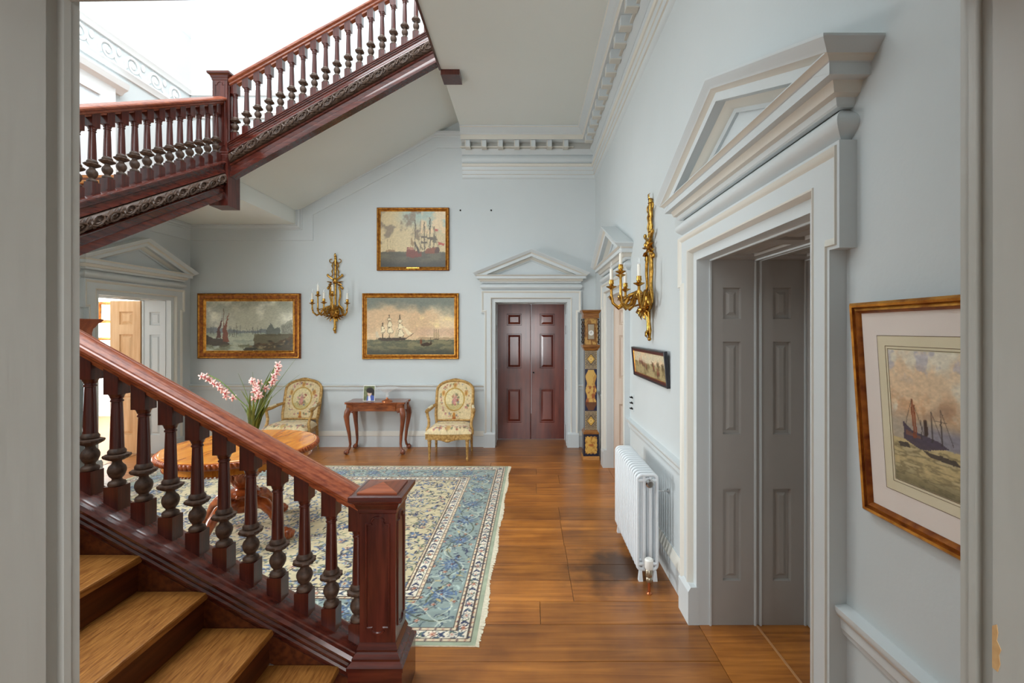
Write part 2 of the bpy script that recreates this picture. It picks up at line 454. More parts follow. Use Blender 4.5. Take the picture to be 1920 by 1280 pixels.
# floor: base plus every board
struct(MB().box(-9, 4.2, -4.2, 9, -.06, -.021).build('floor', M['subfloor'], smooth=0), 'polished oak board floor')
floor = bpy.data.objects['floor']
rb = random.Random(11)
ys = [-.07]
for stop in (2.74, 4.20, 6.366):
    n = max(1, round((stop-ys[-1])/.265))
    y0 = ys[-1]
    wts = [rb.uniform(.8, 1.2) for _ in range(n)]
    for k in range(n): ys.append(y0+(stop-y0)*sum(wts[:k+1])/sum(wts))
for a, b in zip(ys[:-1], ys[1:]):
    if 2.7 < a < 4.15: br = [XL, rb.uniform(-2.9, -1.6), .28+rb.uniform(-.006, .006), XR]
    else:
        br = [XL]; x = XL
        while True:
            x += rb.uniform(1.7, 3.4)
            if x > XR-.5: break
            br.append(x)
        br.append(XR)
    for x0, x1 in zip(br[:-1], br[1:]):
        g = .0013
        mb = MB().add([(x0+g,a+g,-.02),(x1-g,a+g,-.02),(x1-g,b-g,-.02),(x0+g,b-g,-.02),(x0+g,a+g,-.0015),(x1-g,a+g,-.0015),(x1-g,b-g,-.0015),(x0+g,b-g,-.0015),
                       (x0+g+.002,a+g+.002,0),(x1-g-.002,a+g+.002,0),(x1-g-.002,b-g-.002,0),(x0+g+.002,b-g-.002,0)],
                      [(0,1,5,4),(1,2,6,5),(2,3,7,6),(3,0,4,7),(4,5,9,8),(5,6,10,9),(6,7,11,10),(7,4,8,11),(8,9,10,11)])
        mb.build('floorboard', M['boards'], floor, smooth=0, fix=False)
def fboard(x0, x1, y0, y1, m='boards'):
    MB().box(x0, x1, y0, y1, -.02, 0).build('floorboard', M[m], floor, smooth=0)
fboard(XR+.001, 1.27, Y1-HWD, Y1+HWD); fboard(1.282, 1.62, Y1-HWD, Y1+HWD)
MB().box(1.27, 1.282, Y1-HWD, Y1+HWD, -.02, .002).build('threshold_strip', M['stripwood'], floor, smooth=0)
fboard(XR+.001, 1.62, Y4-HWD, Y4+HWD); fboard(X2-HWD, X2+HWD, D+.001, D+.46)
fboard(XL-.42, XL-.001, Y3-HWD, Y3+HWD)

# ceiling over the right of the hall, the dark nosing on its open edge, and the upper gallery
mb = MB().box(-.925, XR, YN, D, ZC, ZU)
struct(mb.build('ceiling', M['ceil'], smooth=0), 'stone coloured flat ceiling under the upper landing')
mb = MB().box(-.945, -.925, YN, 4.79, ZC-.012, ZC+.03)
struct(mb.build('trim_1', M['mah'], smooth=0), 'dark wood edge of the ceiling beside the stair well')
# roof with a skylight opening
mb = MB()
for a in ((XL-.4, -4.2, YN-.65, D+.4), (-.8, XR+.65, YN-.65, D+.4), (-4.2, -.8, YN-.65, 1.2), (-4.2, -.8, 5.6, D+.4)):
    mb.box(*a, ZT, ZT+.2)
struct(mb.build('ceiling_upper', M['white_up'], smooth=0), 'white ceiling around the skylight above the stairs')
sk = struct(empty('window_1', (-2.5, 3.4, ZT)), 'skylight over the stair well')
for k in range(4):
    x = -1.7+3.4*(k)/3
    MB().box(x-.02, x+.02, -2.2, 2.2, .08, .13).build('glazing_bar', M['plaster'], sk, smooth=0)
for k in range(5):
    y = -2.2+4.4*k/4
    MB().box(-1.7, 1.7, y-.02, y+.02, .08, .13).build('glazing_bar', M['plaster'], sk, smooth=0)
# unseen stair window, added in the near wall to light the far wall
wn = struct(empty('window_2_added', (-2.55, YN, 3.05), PI), 'added unseen sash window that lights the far wall')
fm = lambda s, t, b: (s, -b, t)
MB().sweep([(-1.1, 0), (-1.1, 2.6), (1.1, 2.6), (1.1, 0)], [(-.1, 0), (-.1, .04), (0, .05), (0, 0)], fm, closed=True).build('window_frame', M['trim'], wn, smooth=0)
for k in range(1, 4): MB().box(-1.1+.55*k-.015, -1.1+.55*k+.015, .1, .14, 0, 2.6).build('glazing_bar', M['trim'], wn, smooth=0)
for k in range(1, 4): MB().box(-1.1, 1.1, .1, .14, .65*k-.015, .65*k+.015).build('glazing_bar', M['trim'], wn, smooth=0)

# small window in the left wall under the middle flight (hidden from the camera by the stairs)
w3 = struct(empty('window_3', (XL, 2.80, .75), PI/2), 'small window under the stairs in the left wall')
MB().sweep([(-.45, 0), (-.45, 1.13), (.45, 1.13), (.45, 0)], [(-.07, 0), (-.07, .03), (0, .04), (0, 0)], fm, closed=True).build('window_frame', M['trim'], w3, smooth=0)
for x in (-.15, .15): MB().box(x-.012, x+.012, .1, .13, 0, 1.13).build('glazing_bar', M['trim'], w3, smooth=0)
MB().box(-.45, .45, .1, .13, .555, .579).build('glazing_bar', M['trim'], w3, smooth=0)

# rooms beyond the openings
def room(pref, x0, x1, y0, y1, z1, skip, mat, cmat):
    t = .1
    if 'l' not in skip: struct(MB().box(x0-t, x0, y0, y1, 0, z1).build('wall_'+pref+'_left', mat, smooth=0))
    if 'r' not in skip: struct(MB().box(x1, x1+t, y0, y1, 0, z1).build('wall_'+pref+'_right', mat, smooth=0))
    if 'n' not in skip: struct(MB().box(x0-t, x1+t, y0-t, y0, 0, z1).build('wall_'+pref+'_near', mat, smooth=0))
    if 'f' not in skip: struct(MB().box(x0-t, x1+t, y1, y1+t, 0, z1).build('wall_'+pref+'_far', mat, smooth=0))
    struct(MB().box(x0-t, x1+t, y0-t, y1+t, z1, z1+t).build('ceiling_'+pref, cmat, smooth=0))
room('left_room', -8.6, XL-.40, 3.4, 8.6, 2.9, 'r', M['white_up'], M['white_up'])
struct(MB().box(XL-.40, XL-.30, 6.83, 8.7, 0, 2.9).build('wall_left_room_return', M['white_up'], smooth=0))
struct(MB().box(-8.6, XL-.40, 3.4, 8.6, -.02, 0).build('floor_left_room', M['stripwood'], smooth=0), 'pale sunlit floor of the room beyond the left door')
room('right_room', XR+.65, 3.5, .3, 6.6, 2.9, 'l', M['anteroom'], M['anteroom'])
struct(MB().box(XR+.65, 3.5, .3, 6.6, -.02, 0).build('floor_right_room', M['boards'], smooth=0))
room('anteroom', -2.6, 2.6, -3.9, -.08, 2.9, 'f', M['anteroom'], M['anteroom'])
struct(MB().box(-2.6, 2.6, -3.9, -.07, -.02, 0).build('floor_anteroom', M['boards'], smooth=0))

# ------------------------------------------------------------------ panelled boards and door cases
def panelled(name, w_, h_, t, panels, mat, parent, loc, rot, pmat=None, rec=.018, bev=.02, fld=.35):
    """board x 0..w, z 0..h, face at y=0 looking -y; panels sunk into it are separate children"""
    xs = sorted(set([0, w_]+[q for p in panels for q in p[:2]])); zs = sorted(set([0, h_]+[q for p in panels for q in p[2:]]))
    mb = MB()
    for a, b in zip(xs[:-1], xs[1:]):
        z0 = None
        for c, d in zip(zs[:-1], zs[1:]):
            inside = any(p[0] <= a+1e-6 and p[1] >= b-1e-6 and p[2] <= c+1e-6 and p[3] >= d-1e-6 for p in panels)
            if not inside:
                if z0 is None: z0 = c
                z1 = d
            if inside or d == zs[-1]:
                if z0 is not None: mb.box(a, b, 0, t, z0, z1); z0 = None
    ob = mb.build(name, mat, parent, loc, rot, smooth=0)
    for (a, b, c, d) in panels:
        q = MB()
        r = [(0, 0), (.006, rec), (.018, rec), (.018+bev, rec*fld)]
        vs_ = []
        for off, y in r: vs_ += [(a+off, y, c+off), (b-off, y, c+off), (b-off, y, d-off), (a+off, y, d-off)]
        fs = []
        for i in range(len(r)-1):
            for k in range(4): fs.append((4*i+k, 4*i+(k+1) % 4, 4*i+4+(k+1) % 4, 4*i+4+k))
        n = 4*(len(r)-1); fs.append((n, n+1, n+2, n+3))
        q.add(vs_, fs)
        q.box(a, b, t-.004, t-.001, c, d)
        q.build('panel', pmat or mat, ob, smooth=0)
    return ob

PZ = [(.247, .76), (1.065, 1.583), (1.71, 1.885)]
def leaf_panels(x0, x1): return [(x0, x1, a, b) for a, b in PZ]

def doorcase(n, loc, rz, depth, label, lin=None, cols=1, lin2=None):
    E = struct(empty('door_%d' % n, loc, rz), label)
    T, C = M['trim'], M['cream']
    lin = lin or T; lin2 = lin2 or lin
    wf = lambda s, t, b: (s, -b, t)          # wall plane
    pf = lambda s, t, b: (s, t, b)           # plan
    # architrave: fascias, ears and picked-out mouldings
    mb = MB()
    for s in (-1, 1):
        a, b = sorted((s*HWD, s*.562)); mb.box(a, b, -.013, 0, .2, HHD+.0545)
        a, b = sorted((s*.562, s*.66)); mb.box(a, b, -.042, 0, .2, 2.2)
        a, b = sorted((s*.66, s*.703)); mb.box(a, b, -.042, 0, 1.89, 2.2)
    mb.box(-HWD, HWD, -.013, 0, HHD, HHD+.0545); mb.box(-.562, .562, -.042, 0, HHD+.0545, 2.2)
    ar = mb.build('architrave', T, E, smooth=0)
    ear = [(-.6615, .2), (-.6615, 1.8885), (-.7045, 1.8885), (-.7045, 2.2015), (.7045, 2.2015), (.7045, 1.8885), (.6615, 1.8885), (.6615, .2)]
    MB().sweep(ear, [(0, .0), (0, .052), (.01, .052), (.012, .058), (.02, .054), (.03, .046), (.036, .042)], wf, mi=[0, 0, 1, 1, 1, 1]).build('outer_moulding', [T, C], ar)
    inn = [(-.572, .2), (-.572, HHD+.0645), (.572, HHD+.0645), (.572, .2)]
    MB().sweep(inn, [(0, .042), (.002, .047), (.008, .045), (.016, .03), (.018, .013)], wf, mi=1).build('inner_moulding', [T, C], ar)
    for s in (-1, 1):
        a, b = sorted((s*(HWD-.002), s*.668))
        mb = MB().box(a, b, -.06, 0, 0, .185)
        mb.add([(a,-.06,.185),(b,-.06,.185),(b,0,.185),(a,0,.185),(a,-.045,.21),(b,-.045,.21),(b,0,.21),(a,0,.21)], [(0,1,5,4),(1,2,6,5),(3,0,4,7),(4,5,6,7)])
        mb.build('plinth_block', T, E, smooth=0)
    # pulvinated frieze
    arc = [(0, 2.203)]+[(.045*math.sin(PI*k/10), 2.206+.096*k/10) for k in range(1, 10)]+[(0, 2.304), (-.02, 2.304)]
    MB().sweep([(-.672, 0), (-.672, -.022), (.672, -.022), (.672, 0)], arc, pf).build('frieze', T, E)
    # horizontal cornice
    pr = [(-.02, 2.303), (0, 2.303), (.006, 2.308), (.012, 2.326), (.028, 2.332), (.036, 2.356), (.04, 2.361), (.068, 2.361), (.068, 2.394), (.073, 2.396), (.078, 2.402), (.086, 2.408), (.09, 2.41), (.09, 2.414), (-.03, 2.414)]
    mi = [0, 0, 0, 1, 1, 1, 0, 0, 0, 1, 1, 1, 0, 0]
    MB().sweep([(-.69, 0), (-.69, -.048), (.69, -.048), (.69, 0)], pr, pf, mi=mi).build('cornice', [T, C], E, smooth=30)
    # pediment: tympanum and raking cornice with returned ends
    hw, ze, za = .808, 2.443, 2.77
    MB().prism([(-.70, 2.40), (.70, 2.40), (0, 2.70)], wf, 0, .012).build('tympanum', T, E, smooth=0)
    sl = (za-ze)/hw; k = math.sqrt(1+sl*sl)
    rp = [(0, 0), (0, .1655), (.008, .1655), (.02, .158), (.032, .145), (.042, .14), (.046, .132), (.054, .122), (.058, .117), (.093, .117), (.093, .072), (.1, .066), (.118, .05), (.124, .034), (.14, .026), (.14, 0)]
    rm = [0, 0, 0, 0, 0, 1, 1, 1, 0, 0, 1, 1, 1, 0, 0]
    rk = MB(); vs_ = []; m = len(rp)
    for side in (-1, 0, 1):                      # ends mitred into the returns
        for a_, b_ in rp:
            x = side*(.642+(b_ if (a_, b_) != (0, 0) else .1655))
            vs_.append((x, -b_, za-sl*abs(x)-a_*k))
    fs = [(j*m+i, j*m+i+1, (j+1)*m+i+1, (j+1)*m+i) for j in range(2) for i in range(m-1)]
    rk.add(vs_, fs, rm*2).build('raking_cornice', [T, C], E, smooth=30)
    for s in (-1, 1):
        cp = [(.06, 2.40), (.068, 2.402), (.09, 2.408), (.094, 2.414), (.108, 2.425), (.1185, 2.436), (.1185, 2.443), (.0, 2.443)]
        path = [(-.69, 0), (-.69, -.048)] if s < 0 else [(.69, -.048), (.69, 0)]
        en = [None, (-1, -1)] if s < 0 else [(1, -1), None]
        MB().sweep(path, cp, pf, mi=[1, 1, 0, 0, 0, 0, 0], en=en).build('cornice_return', [T, C], E, smooth=30)
    # panelled linings of the reveal
    for q in (-1, 1):
        MB().box(min(q*HWD, q*(HWD+.02)), max(q*HWD, q*(HWD+.02)), .0, .058, 0, HHD+.015).build('reveal', T, E, smooth=0)
    MB().box(-HWD, HWD, 0, .058, HHD, HHD+.019).build('reveal', T, E, smooth=0)
    dp = depth-.06; wcol = dp/cols
    for c in range(cols):
        lm = lin if c == 0 else lin2
        y0 = .06+c*wcol; wb = wcol-.03
        pw = (.075, wb-.075)
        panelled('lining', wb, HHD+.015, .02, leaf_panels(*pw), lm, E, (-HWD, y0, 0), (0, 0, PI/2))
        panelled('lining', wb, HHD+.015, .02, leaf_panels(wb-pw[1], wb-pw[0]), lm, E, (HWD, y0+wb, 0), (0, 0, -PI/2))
        panelled('head_lining', 2*HWD, wb, .02, [(.12, HWD-.05, .06, wb-.06), (HWD+.05, 2*HWD-.12, .06, wb-.06)], lm, E, (-HWD, y0+wb, HHD), (PI/2, 0, 0))
        for q in (-1, 1):
            MB().box(min(q*(HWD+.002), q*(HWD+.02)), max(q*(HWD+.002), q*(HWD+.02)), y0+wb, y0+wcol, 0, HHD+.015).build('stop', lm, E, smooth=0)
            for yb in (y0-.002, y0+wb-.002):
                MB().box(min(q*(HWD-.008), q*(HWD+.01)), max(q*(HWD-.008), q*(HWD+.01)), yb, yb+.010, 0, HHD).build('bead', T, E, smooth=0)
        for yb in (y0-.002, y0+wb-.002):
            MB().box(-HWD, HWD, yb, yb+.010, HHD-.008, HHD+.01).build('bead', T, E, smooth=0)
        MB().box(-HWD, HWD, y0+wb, y0+wcol, HHD+.002, HHD+.019).build('stop', lm, E, smooth=0)
    return E

def door_leaf(E, w_, h_, loc, rot, mat, px, t=.04):
    return panelled('door_leaf', w_, h_, t, leaf_panels(*px), mat, E, loc, rot, rec=.02, bev=.03, fld=.2)

d1 = doorcase(1, (XR, Y1, 0), -PI/2, .62, 'wide pedimented doorway with panelled reveals coloured grey as in shade nearest on the right wall', M['lining'], cols=2)
for k in range(2): door_leaf(d1, .505, HHD-.01, (-HWD+.508*k, .60, .006), (0, 0, 0), M['lining'], (.13, .375))  # unseen closed leaves, added to stop light leaking through
d2 = doorcase(2, (X2, D, 0), 0, .42, 'pedimented doorway with closed double mahogany doors in the far wall')
a = door_leaf(d2, .505, HHD-.012, (-HWD, .425, .006), (0, 0, 0), M['doorwood'], (.145, .365))
b = door_leaf(d2, .505, HHD-.012, (HWD-.504, .425, .006), (0, 0, 0), M['doorwood'], (.13, .35))
MB().ell((.035, -.02, 1.0), (.012, .02, .012), 10, 6).build('door_knob', M['nail'], b)
MB().tube([(.502, -.004, 0), (.502, -.004, HHD-.02)], .007, 8).build('meeting_bead', M['doorwood'], a)
d3 = doorcase(3, (XL, Y3, 0), PI/2, .38, 'pedimented doorway open to a bright room on the left wall')
door_leaf(d3, .40, HHD-.012, (HWD-.01, .79, .006), (0, 0, -PI/2), M['pine'], (.12, .30))
d4 = doorcase(4, (XR, Y4, 0), -PI/2, .62, 'pedimented open doorway on the right wall beside the clock', M['palepine'], cols=1)
door_leaf(d4, .48, HHD-.012, (-HWD+.02, .66, .006), (0, 0, PI/2), M['pine'], (.12, .36))

# doorway in the near wall that the camera stands in: rebated linings and a chip in the paint
d5 = struct(empty('door_5', (0, 0, 0)), 'grey painted doorway framing the view')
xl, xr_, zt = -.587, .566, 2.065
for s, x in ((-1, xl), (1, xr_)):
    lb = MB()
    def bx(q0, q1, ya, yb): lb.box(min(x+s*q0, x+s*q1), max(x+s*q0, x+s*q1), ya, yb, 0, zt+.035)
    bx(.0, .02, .570, YN-.001); bx(.009, .02, .545, .570); bx(-.004, .02, -.07, .545)
    lb.build('door_lining', M['jamb'], d5, smooth=0)
def head(za, zb_, ya, yb):
    return [(xl, zt+za), (xr_, zt+zb_), (xr_, zt+.035), (xl, zt+.035)], (lambda s, t, b: (s, b, t)), ya, yb
lb = MB().prism(*head(.006, .022, .570, YN-.001)).prism(*head(.012, .03, .545, .570)).prism(*head(.006, .022, -.07, .545))
lb.build('head_lining', M['jamb'], d5, smooth=0)
for s, x in ((-1, xl), (1, xr_)):     # plain architrave on the hall side
    MB().box(min(x+s*.002, x+s*.12), max(x+s*.002, x+s*.12), YN, YN+.012, 0, zt+.12).build('architrave', M['jamb'], d5, smooth=0)
MB().box(xl, xr_, YN, YN+.012, zt+.024, zt+.12).build('architrave', M['jamb'], d5, smooth=0)
ch = [(.540, 1.297), (.5452, 1.292), (.5452, 1.242), (.539, 1.241), (.536, 1.252), (.5375, 1.262), (.535, 1.270), (.540, 1.278), (.5385, 1.288)]
MB().prism([(y, z) for y, z in ch], lambda s, t, b: (b, s, t), xr_-.0046, xr_-.0038).build('paint_chip', M['chip'], d5, smooth=0)

# ------------------------------------------------------------------ skirtings, dado rails, cornices
SK = [(0, 0), (.022, 0), (.022, .15), (.026, .155), (.026, .165), (.018, .185), (.012, .21), (.006, .222), (0, .222)]
SKM = [0, 0, 0, 1, 1, 1, 1, 0]
DR = [(0, -.085), (.012, -.085), (.015, -.07), (.018, -.066), (.02, -.036), (.028, -.03), (.034, -.018), (.036, -.012), (.036, 0), (0, .005)]
DRM = [0, 0, 1, 0, 1, 1, 0, 0, 0]
pf = lambda s, t, b: (s, t, b)
def run(name, pts, prof, mi, dz=0, label=None):
    o = MB().sweep(pts, [(a, b+dz) for a, b in prof], pf, mi=mi).build(name, [M['trim'], M['cream']], smooth=30)
    return struct(o, label)
# right normal of the path must look into the room
o1, o2 = X2-.668, X2+.668
run('baseboard_far_left', [(XL, D), (o1, D)], SK, SKM, 0)
run('baseboard_far_right', [(o2, D), (XR, D)], SK, SKM, 0)
run('baseboard_right_far', [(XR, D), (XR, Y4+.668)], SK, SKM, 0)
run('baseboard_right_mid', [(XR, Y4-.668), (XR, Y1+.668)], SK, SKM, 0)
run('baseboard_right_near', [(XR, Y1-.668), (XR, YN)], SK, SKM, 0)
run('baseboard_left', [(XL, 2.2), (XL, Y3-.668)], SK, SKM, 0)
run('trim_2', [(XL, D), (X2-.66, D)], DR, DRM, .88, 'dado rail along the far wall')
run('trim_3', [(X2+.66, D), (XR, D)], DR, DRM, .88, 'short dado rail between far door and corner')
run('trim_4', [(XR, D), (XR, Y4+.66)], DR, DRM, .825, 'dado rail beside the clock')
run('trim_5', [(XR, Y4-.66), (XR, Y1+.66)], DR, DRM, .825, 'dado rail above the radiator')
run('trim_6', [(XR, Y1-.66), (XR, YN)], DR, DRM, .825, 'dado rail under the watercolour')
run('trim_7', [(XL, 2.2), (XL, Y3-.66)], DR, DRM, .88, 'dado rail on the left wall')

# main cornice of the ceiling: architrave, pulvinated frieze, fret blocks, corona
CP = [(0, 3.775), (.012, 3.785), (.02, 3.80), (.022, 3.83), (.034, 3.835), (.036, 3.885), (.046, 3.89), (.05, 3.935), (.062, 3.94), (.07, 3.965), (.066, 3.975), (.03, 3.978)]
CPm = [0, 0, 0, 1, 0, 1, 0, 1, 1, 1, 0]
CP += [(.03+.032*math.sin(PI*k/8), 3.978+.125*k/8) for k in range(1, 9)]; CPm += [0]*8
CP += [(.045, 4.104), (.055, 4.12), (.085, 4.15), (.092, 4.165), (.092, 4.245), (.10, 4.25), (.205, 4.255), (.205, 4.31), (.212, 4.315), (.222, 4.335), (.23, 4.34), (.245, 4.36), (.275, 4.39), (.282, 4.40), (.282, 4.416), (0, 4.4165)]
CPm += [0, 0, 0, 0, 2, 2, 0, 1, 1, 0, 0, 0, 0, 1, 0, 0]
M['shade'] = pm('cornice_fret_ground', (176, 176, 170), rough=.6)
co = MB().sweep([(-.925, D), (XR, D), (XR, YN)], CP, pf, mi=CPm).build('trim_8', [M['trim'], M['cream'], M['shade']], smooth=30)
struct(co, 'deep plaster cornice with fret blocks round the ceiling')
def fret_mesh():
    mb = MB()
    mb.box(-.032, .032, -.095, 0, -.05, .04, 0)
    mb.box(-.036, .036, -.1, 0, -.058, -.048, 1)
    mb.box(-.036, -.026, -.1, 0, -.058, .04, 1)
    mb.box(-.1125, .1125, -.022, 0, -.03, -.012, 1)
    return mb
fr = fret_mesh().build('fret_block', [M['trim'], M['cream']], co, (-.83, D-.092, 4.21), (0, 0, 0), smooth=0)
pos = [((-.83+.225*k, D-.092, 4.21), 0) for k in range(1, 7)]+[((XR-.092, D-.36-.225*k, 4.21), -PI/2) for k in range(0, 25)]
for p, r in pos:
    if p[1] < YN+.2: continue
    c = fr.copy(); COL.objects.link(c); c.parent = co; c.location = p; c.rotation_euler = (0, 0, r)

# small cornice and flat band under the stair soffit on the far wall
wf_far = lambda s, t, b: (s, D-b, t)
SP = [(XL, 3.125), (-3.25, 3.125), (-3.25, 3.40), (-1.336, 4.43), (-.925, 4.43)]
sp = [(0, 0), (0, .07), (.012, .07), (.02, .05), (.04, .04), (.052, .02), (.066, .016), (.07, .008), (.215, .008), (.218, 0)]
o = MB().sweep(SP, sp, wf_far, mi=0).build('trim_9', [M['trim']], smooth=30)
struct(o, 'small cornice following the stair soffit on the far wall')
wf_left = lambda s, t, b: (XL+b, s, t)
o = MB().sweep([(2.06, 1.55), (4.80, 3.10), (D, 3.125)], sp, wf_left).build('trim_10', [M['trim']], smooth=30)
struct(o, 'small cornice under the middle flight on the left wall')

# upper stair well: mouldings, scrolled frieze, upper door head (all seen through the balustrade)
def band(name, fm_, a, b, z, prof, label, mat='plaster'):
    return struct(MB().sweep([(a, z), (b, z)], prof, fm_).build(name, M[mat], smooth=30), label)
BP = [(-.05, 0), (-.05, .04), (-.03, .05), (0, .03), (.03, .02), (.03, 0)]
band('trim_11', wf_left, YN, D, 4.98, BP, 'moulding above the scrolled frieze')
band('trim_12', wf_left, YN, D, 4.66, BP, 'moulding below the scrolled frieze')
band('trim_13', wf_far, XL, XR, 4.98, BP, 'upper moulding on the far wall')
band('trim_14', wf_far, XL, XR, 4.66, BP, 'lower moulding on the far wall')
band('trim_15', wf_far, XL, XR, 5.85, [(-.05, 0), (-.05, .07), (0, .05), (.05, .02), (.08, 0)], 'dado moulding high on the far wall')
band('trim_16', wf_left, YN, D, 5.85, [(-.05, 0), (-.05, .07), (0, .05), (.05, .02), (.08, 0)], 'dado moulding high on the left wall')
frz = struct(empty('trim_17', (XL, 0, 4.82)), 'running scroll frieze of white plaster')
def scroll_mesh():
    mb = MB()
    pts = []; rad = []
    for k in range(26):
        t = k/25; a = -.6+t*4.2*PI/1.6
        r = .105*(1-.62*t)
        pts.append((.012, -r*math.cos(a)+.0, r*math.sin(a))); rad.append(.02*(1-.35*t))
    mb.tube(pts, rad, 6)
    mb.tube([(.012, -.10, -.06), (.014, -.16, -.10), (.012, -.23, -.04), (.012, -.25, .05)], [.018, .02, .018, .012], 6)
    mb.ell((.012, 0, 0), (.02, .035, .035), 8, 5)
    mb.ell((.012, -.19, .06), (.016, .03, .045), 8, 5)
    return mb
s0 = scroll_mesh().build('scroll', M['plaster'], frz, (.0, 6.1, 0)); s0.scale = (.55, 1, 1)
for k in range(1, 16):
    c = s0.copy(); COL.objects.link(c); c.parent = frz; c.location = (.0, 6.1-.33*k, 0)
ud = struct(empty('door_6', (XL, 4.55, 3.3), PI/2), 'white painted door case on the upper landing wall')
MB().sweep([(-.55, 0), (-.55, 1.06), (.55, 1.06), (.55, 0)], [(-.06, 0), (-.06, .05), (.1, .03), (.1, 0)], lambda s, t, b: (s, -b, t)).build('architrave', M['plaster'], ud, smooth=30)
MB().sweep([(-.72, 1.14), (.72, 1.14)], [(-.06, 0), (-.06, .12), (0, .1), (.03, .05), (.06, .03), (.06, 0)], lambda s, t, b: (s, -b, t)).build('cornice', M['plaster'], ud, smooth=30)
MB().box(-.5, .5, -.01, 0, 0, 1.0).build('door_leaf', M['white_up'], ud, smooth=0)
# ------------------------------------------------------------------ the staircase: three flights, local u = run, v = towards the steps
RISE, GO, PIT, SWD = .163, .292, .558, 1.43

def shear(fz):
    return lambda u, v, z: (u, v, z+fz(u))

def baluster_mesh():
    mb = MB()
    h = .0325
    def block(z0, z1, lo, hi):
        vs_ = []
        for z, sh in ((z0, lo), (z1, hi)):
            for x, y in ((-h, -h), (h, -h), (h, h), (-h, h)): vs_.append((x, y, z+(PIT*x if sh else 0)))
        mb.add(vs_, [(0,3,2,1),(4,5,6,7),(0,1,5,4),(1,2,6,5),(2,3,7,6),(3,0,4,7)], 0)
    block(-.05, .088, True, False)
    block(.505, .64, False, True)
    pr = [(.024, .086), (.0325, .09), (.0345, .098), (.031, .106), (.020, .112), (.0185, .12), (.028, .132), (.0345, .15), (.035, .162), (.0305, .176), (.021, .186), (.0175, .196), (.0195, .204)]
    mb.lathe(pr, 14, mi=[1]*(len(pr)-1), caps=False)
    # carved collar: a squarish scalloped plate
    seg = 24; vs_ = []; fs = []
    rows = [(.024, .203), (.041, .214), (.0455, .222), (.044, .229), (.030, .234)]
    for r, z in rows:
        for k in range(seg):
            a = 2*PI*k/seg
            q = 1+.10*abs(math.cos(2*a))**2+.05*math.cos(12*a)
            vs_.append((r*q*math.cos(a+PI/4), r*q*math.sin(a+PI/4), z))
    for i in range(len(rows)-1):
        for k in range(seg): fs.append((seg*i+k, seg*i+(k+1) % seg, seg*i+seg+(k+1) % seg, seg*i+seg+k))
    mb.add(vs_, fs, 1)
    p2 = [(.029, .232), (.0345, .238), (.0345, .246), (.030, .252), (.0265, .258)]
    mb.lathe(p2, 14, mi=1, caps=False)
    p3 = [(.0265, .258), (.0255, .30), (.0235, .38), (.021, .455), (.0205, .468), (.025, .471), (.025, .476), (.0215, .479), (.0215, .484), (.025, .487), (.0255, .491), (.028, .498), (.033, .507)]
    mb.lathe(p3, 14, mi=0, caps=False)
    return mb

BAL = baluster_mesh().build('baluster', [M['mah'], M['carv']])
BALM = BAL.data
bpy.data.objects.remove(BAL)

def arch_bead(mb, w_, z0, z1, y, r=.004, mi=0, fx=None):
    """raised bead round a panel with an arched head and a scooped foot, on face y"""
    pts = []
    a = w_/2; hd = a*.55
    pts += [(-a, z0+.02), (-a, z1-.03), (-hd, z1-.03), (-hd, z1-.02)]
    for k in range(9):
        t = PI-PI*k/8; pts.append((hd*math.cos(t), z1-.02+hd*.75*math.sin(t)))
    pts += [(hd, z1-.02), (hd, z1-.03), (a, z1-.03), (a, z0+.02), (hd, z0+.02), (hd, z0+.012)]
    for k in range(9):
        t = -PI*k/8; pts.append((hd*math.cos(t), z0+.012+hd*.6*math.sin(t)))
    pts += [(-hd, z0+.012), (-hd, z0+.02), (-a, z0+.02)]
    q = pts[:-1]
    mb.sweep(q, [(-r, 0), (-r*.5, r*.9), (r*.5, r*.9), (r, 0)], lambda s, t, b: fx(s, y+b, t), closed=True, mi=mi)

FACES = [lambda x, y, z: (x, -y, z), lambda x, y, z: (y, x, z), lambda x, y, z: (x, y, z), lambda x, y, z: (-y, x, z)]

def newel(parent, loc, zb, zbase, ztop, kind):
    """zb bottom of the block or pendant, zbase base moulding height, ztop top of the cap (all relative to loc z)"""
    N = empty('newel_post'); N.parent = parent; N.location = loc
    h = .079
    MB().stack((0, 0), [(h, zbase), (h, ztop-.03)], 0).build('shaft', M['mah'], N, smooth=0)
    mb = MB()
    for f in FACES: arch_bead(mb, .10, zbase+.05, ztop-.10, h, .006, 0, f)
    mb.build('panel_bead', M['mah'], N)
    cp = [(.080, ztop-.085), (.085, ztop-.078), (.085, ztop-.066), (.09, ztop-.058), (.094, ztop-.046), (.098, ztop-.036), (.112, ztop-.026), (.117, ztop-.018), (.117, ztop), (.104, ztop+.004)]
    C = MB().stack((0, 0), cp, 0).build('cap', M['mahx'], N, smooth=0)
    q = .088
    MB().stack((0, 0), [(q, ztop+.002), (q, ztop+.010)], 0).add([(-q, -q, ztop+.0105), (q, -q, ztop+.0105), (q, q, ztop+.0105), (-q, q, ztop+.0105), (0, 0, ztop+.03)], [(0, 1, 4), (1, 2, 4), (2, 3, 4), (3, 0, 4)], [0, 1, 0, 1]).build('cap_veneer', [M['mahcap'], M['mahcap2']], C, smooth=0, fix=False)
    if kind == 'floor':
        bp = [(.117, zb), (.117, zbase-.10), (.122, zbase-.096), (.122, zbase-.078), (.112, zbase-.068), (.105, zbase-.06), (.105, zbase-.05), (.094, zbase-.036), (.088, zbase-.03), (.09, zbase-.02), (.080, zbase+.006)]
        MB().stack((0, 0), bp, 0).build('base', M['mahx'], N, smooth=0)
    else:
        bp = [(.1, zb), (.1, zbase-.04), (.092, zbase-.03), (.092, zbase-.012), (.080, zbase+.004)]
        MB().stack((0, 0), bp, 0).build('base', M['mah'], N, smooth=0)
    return N

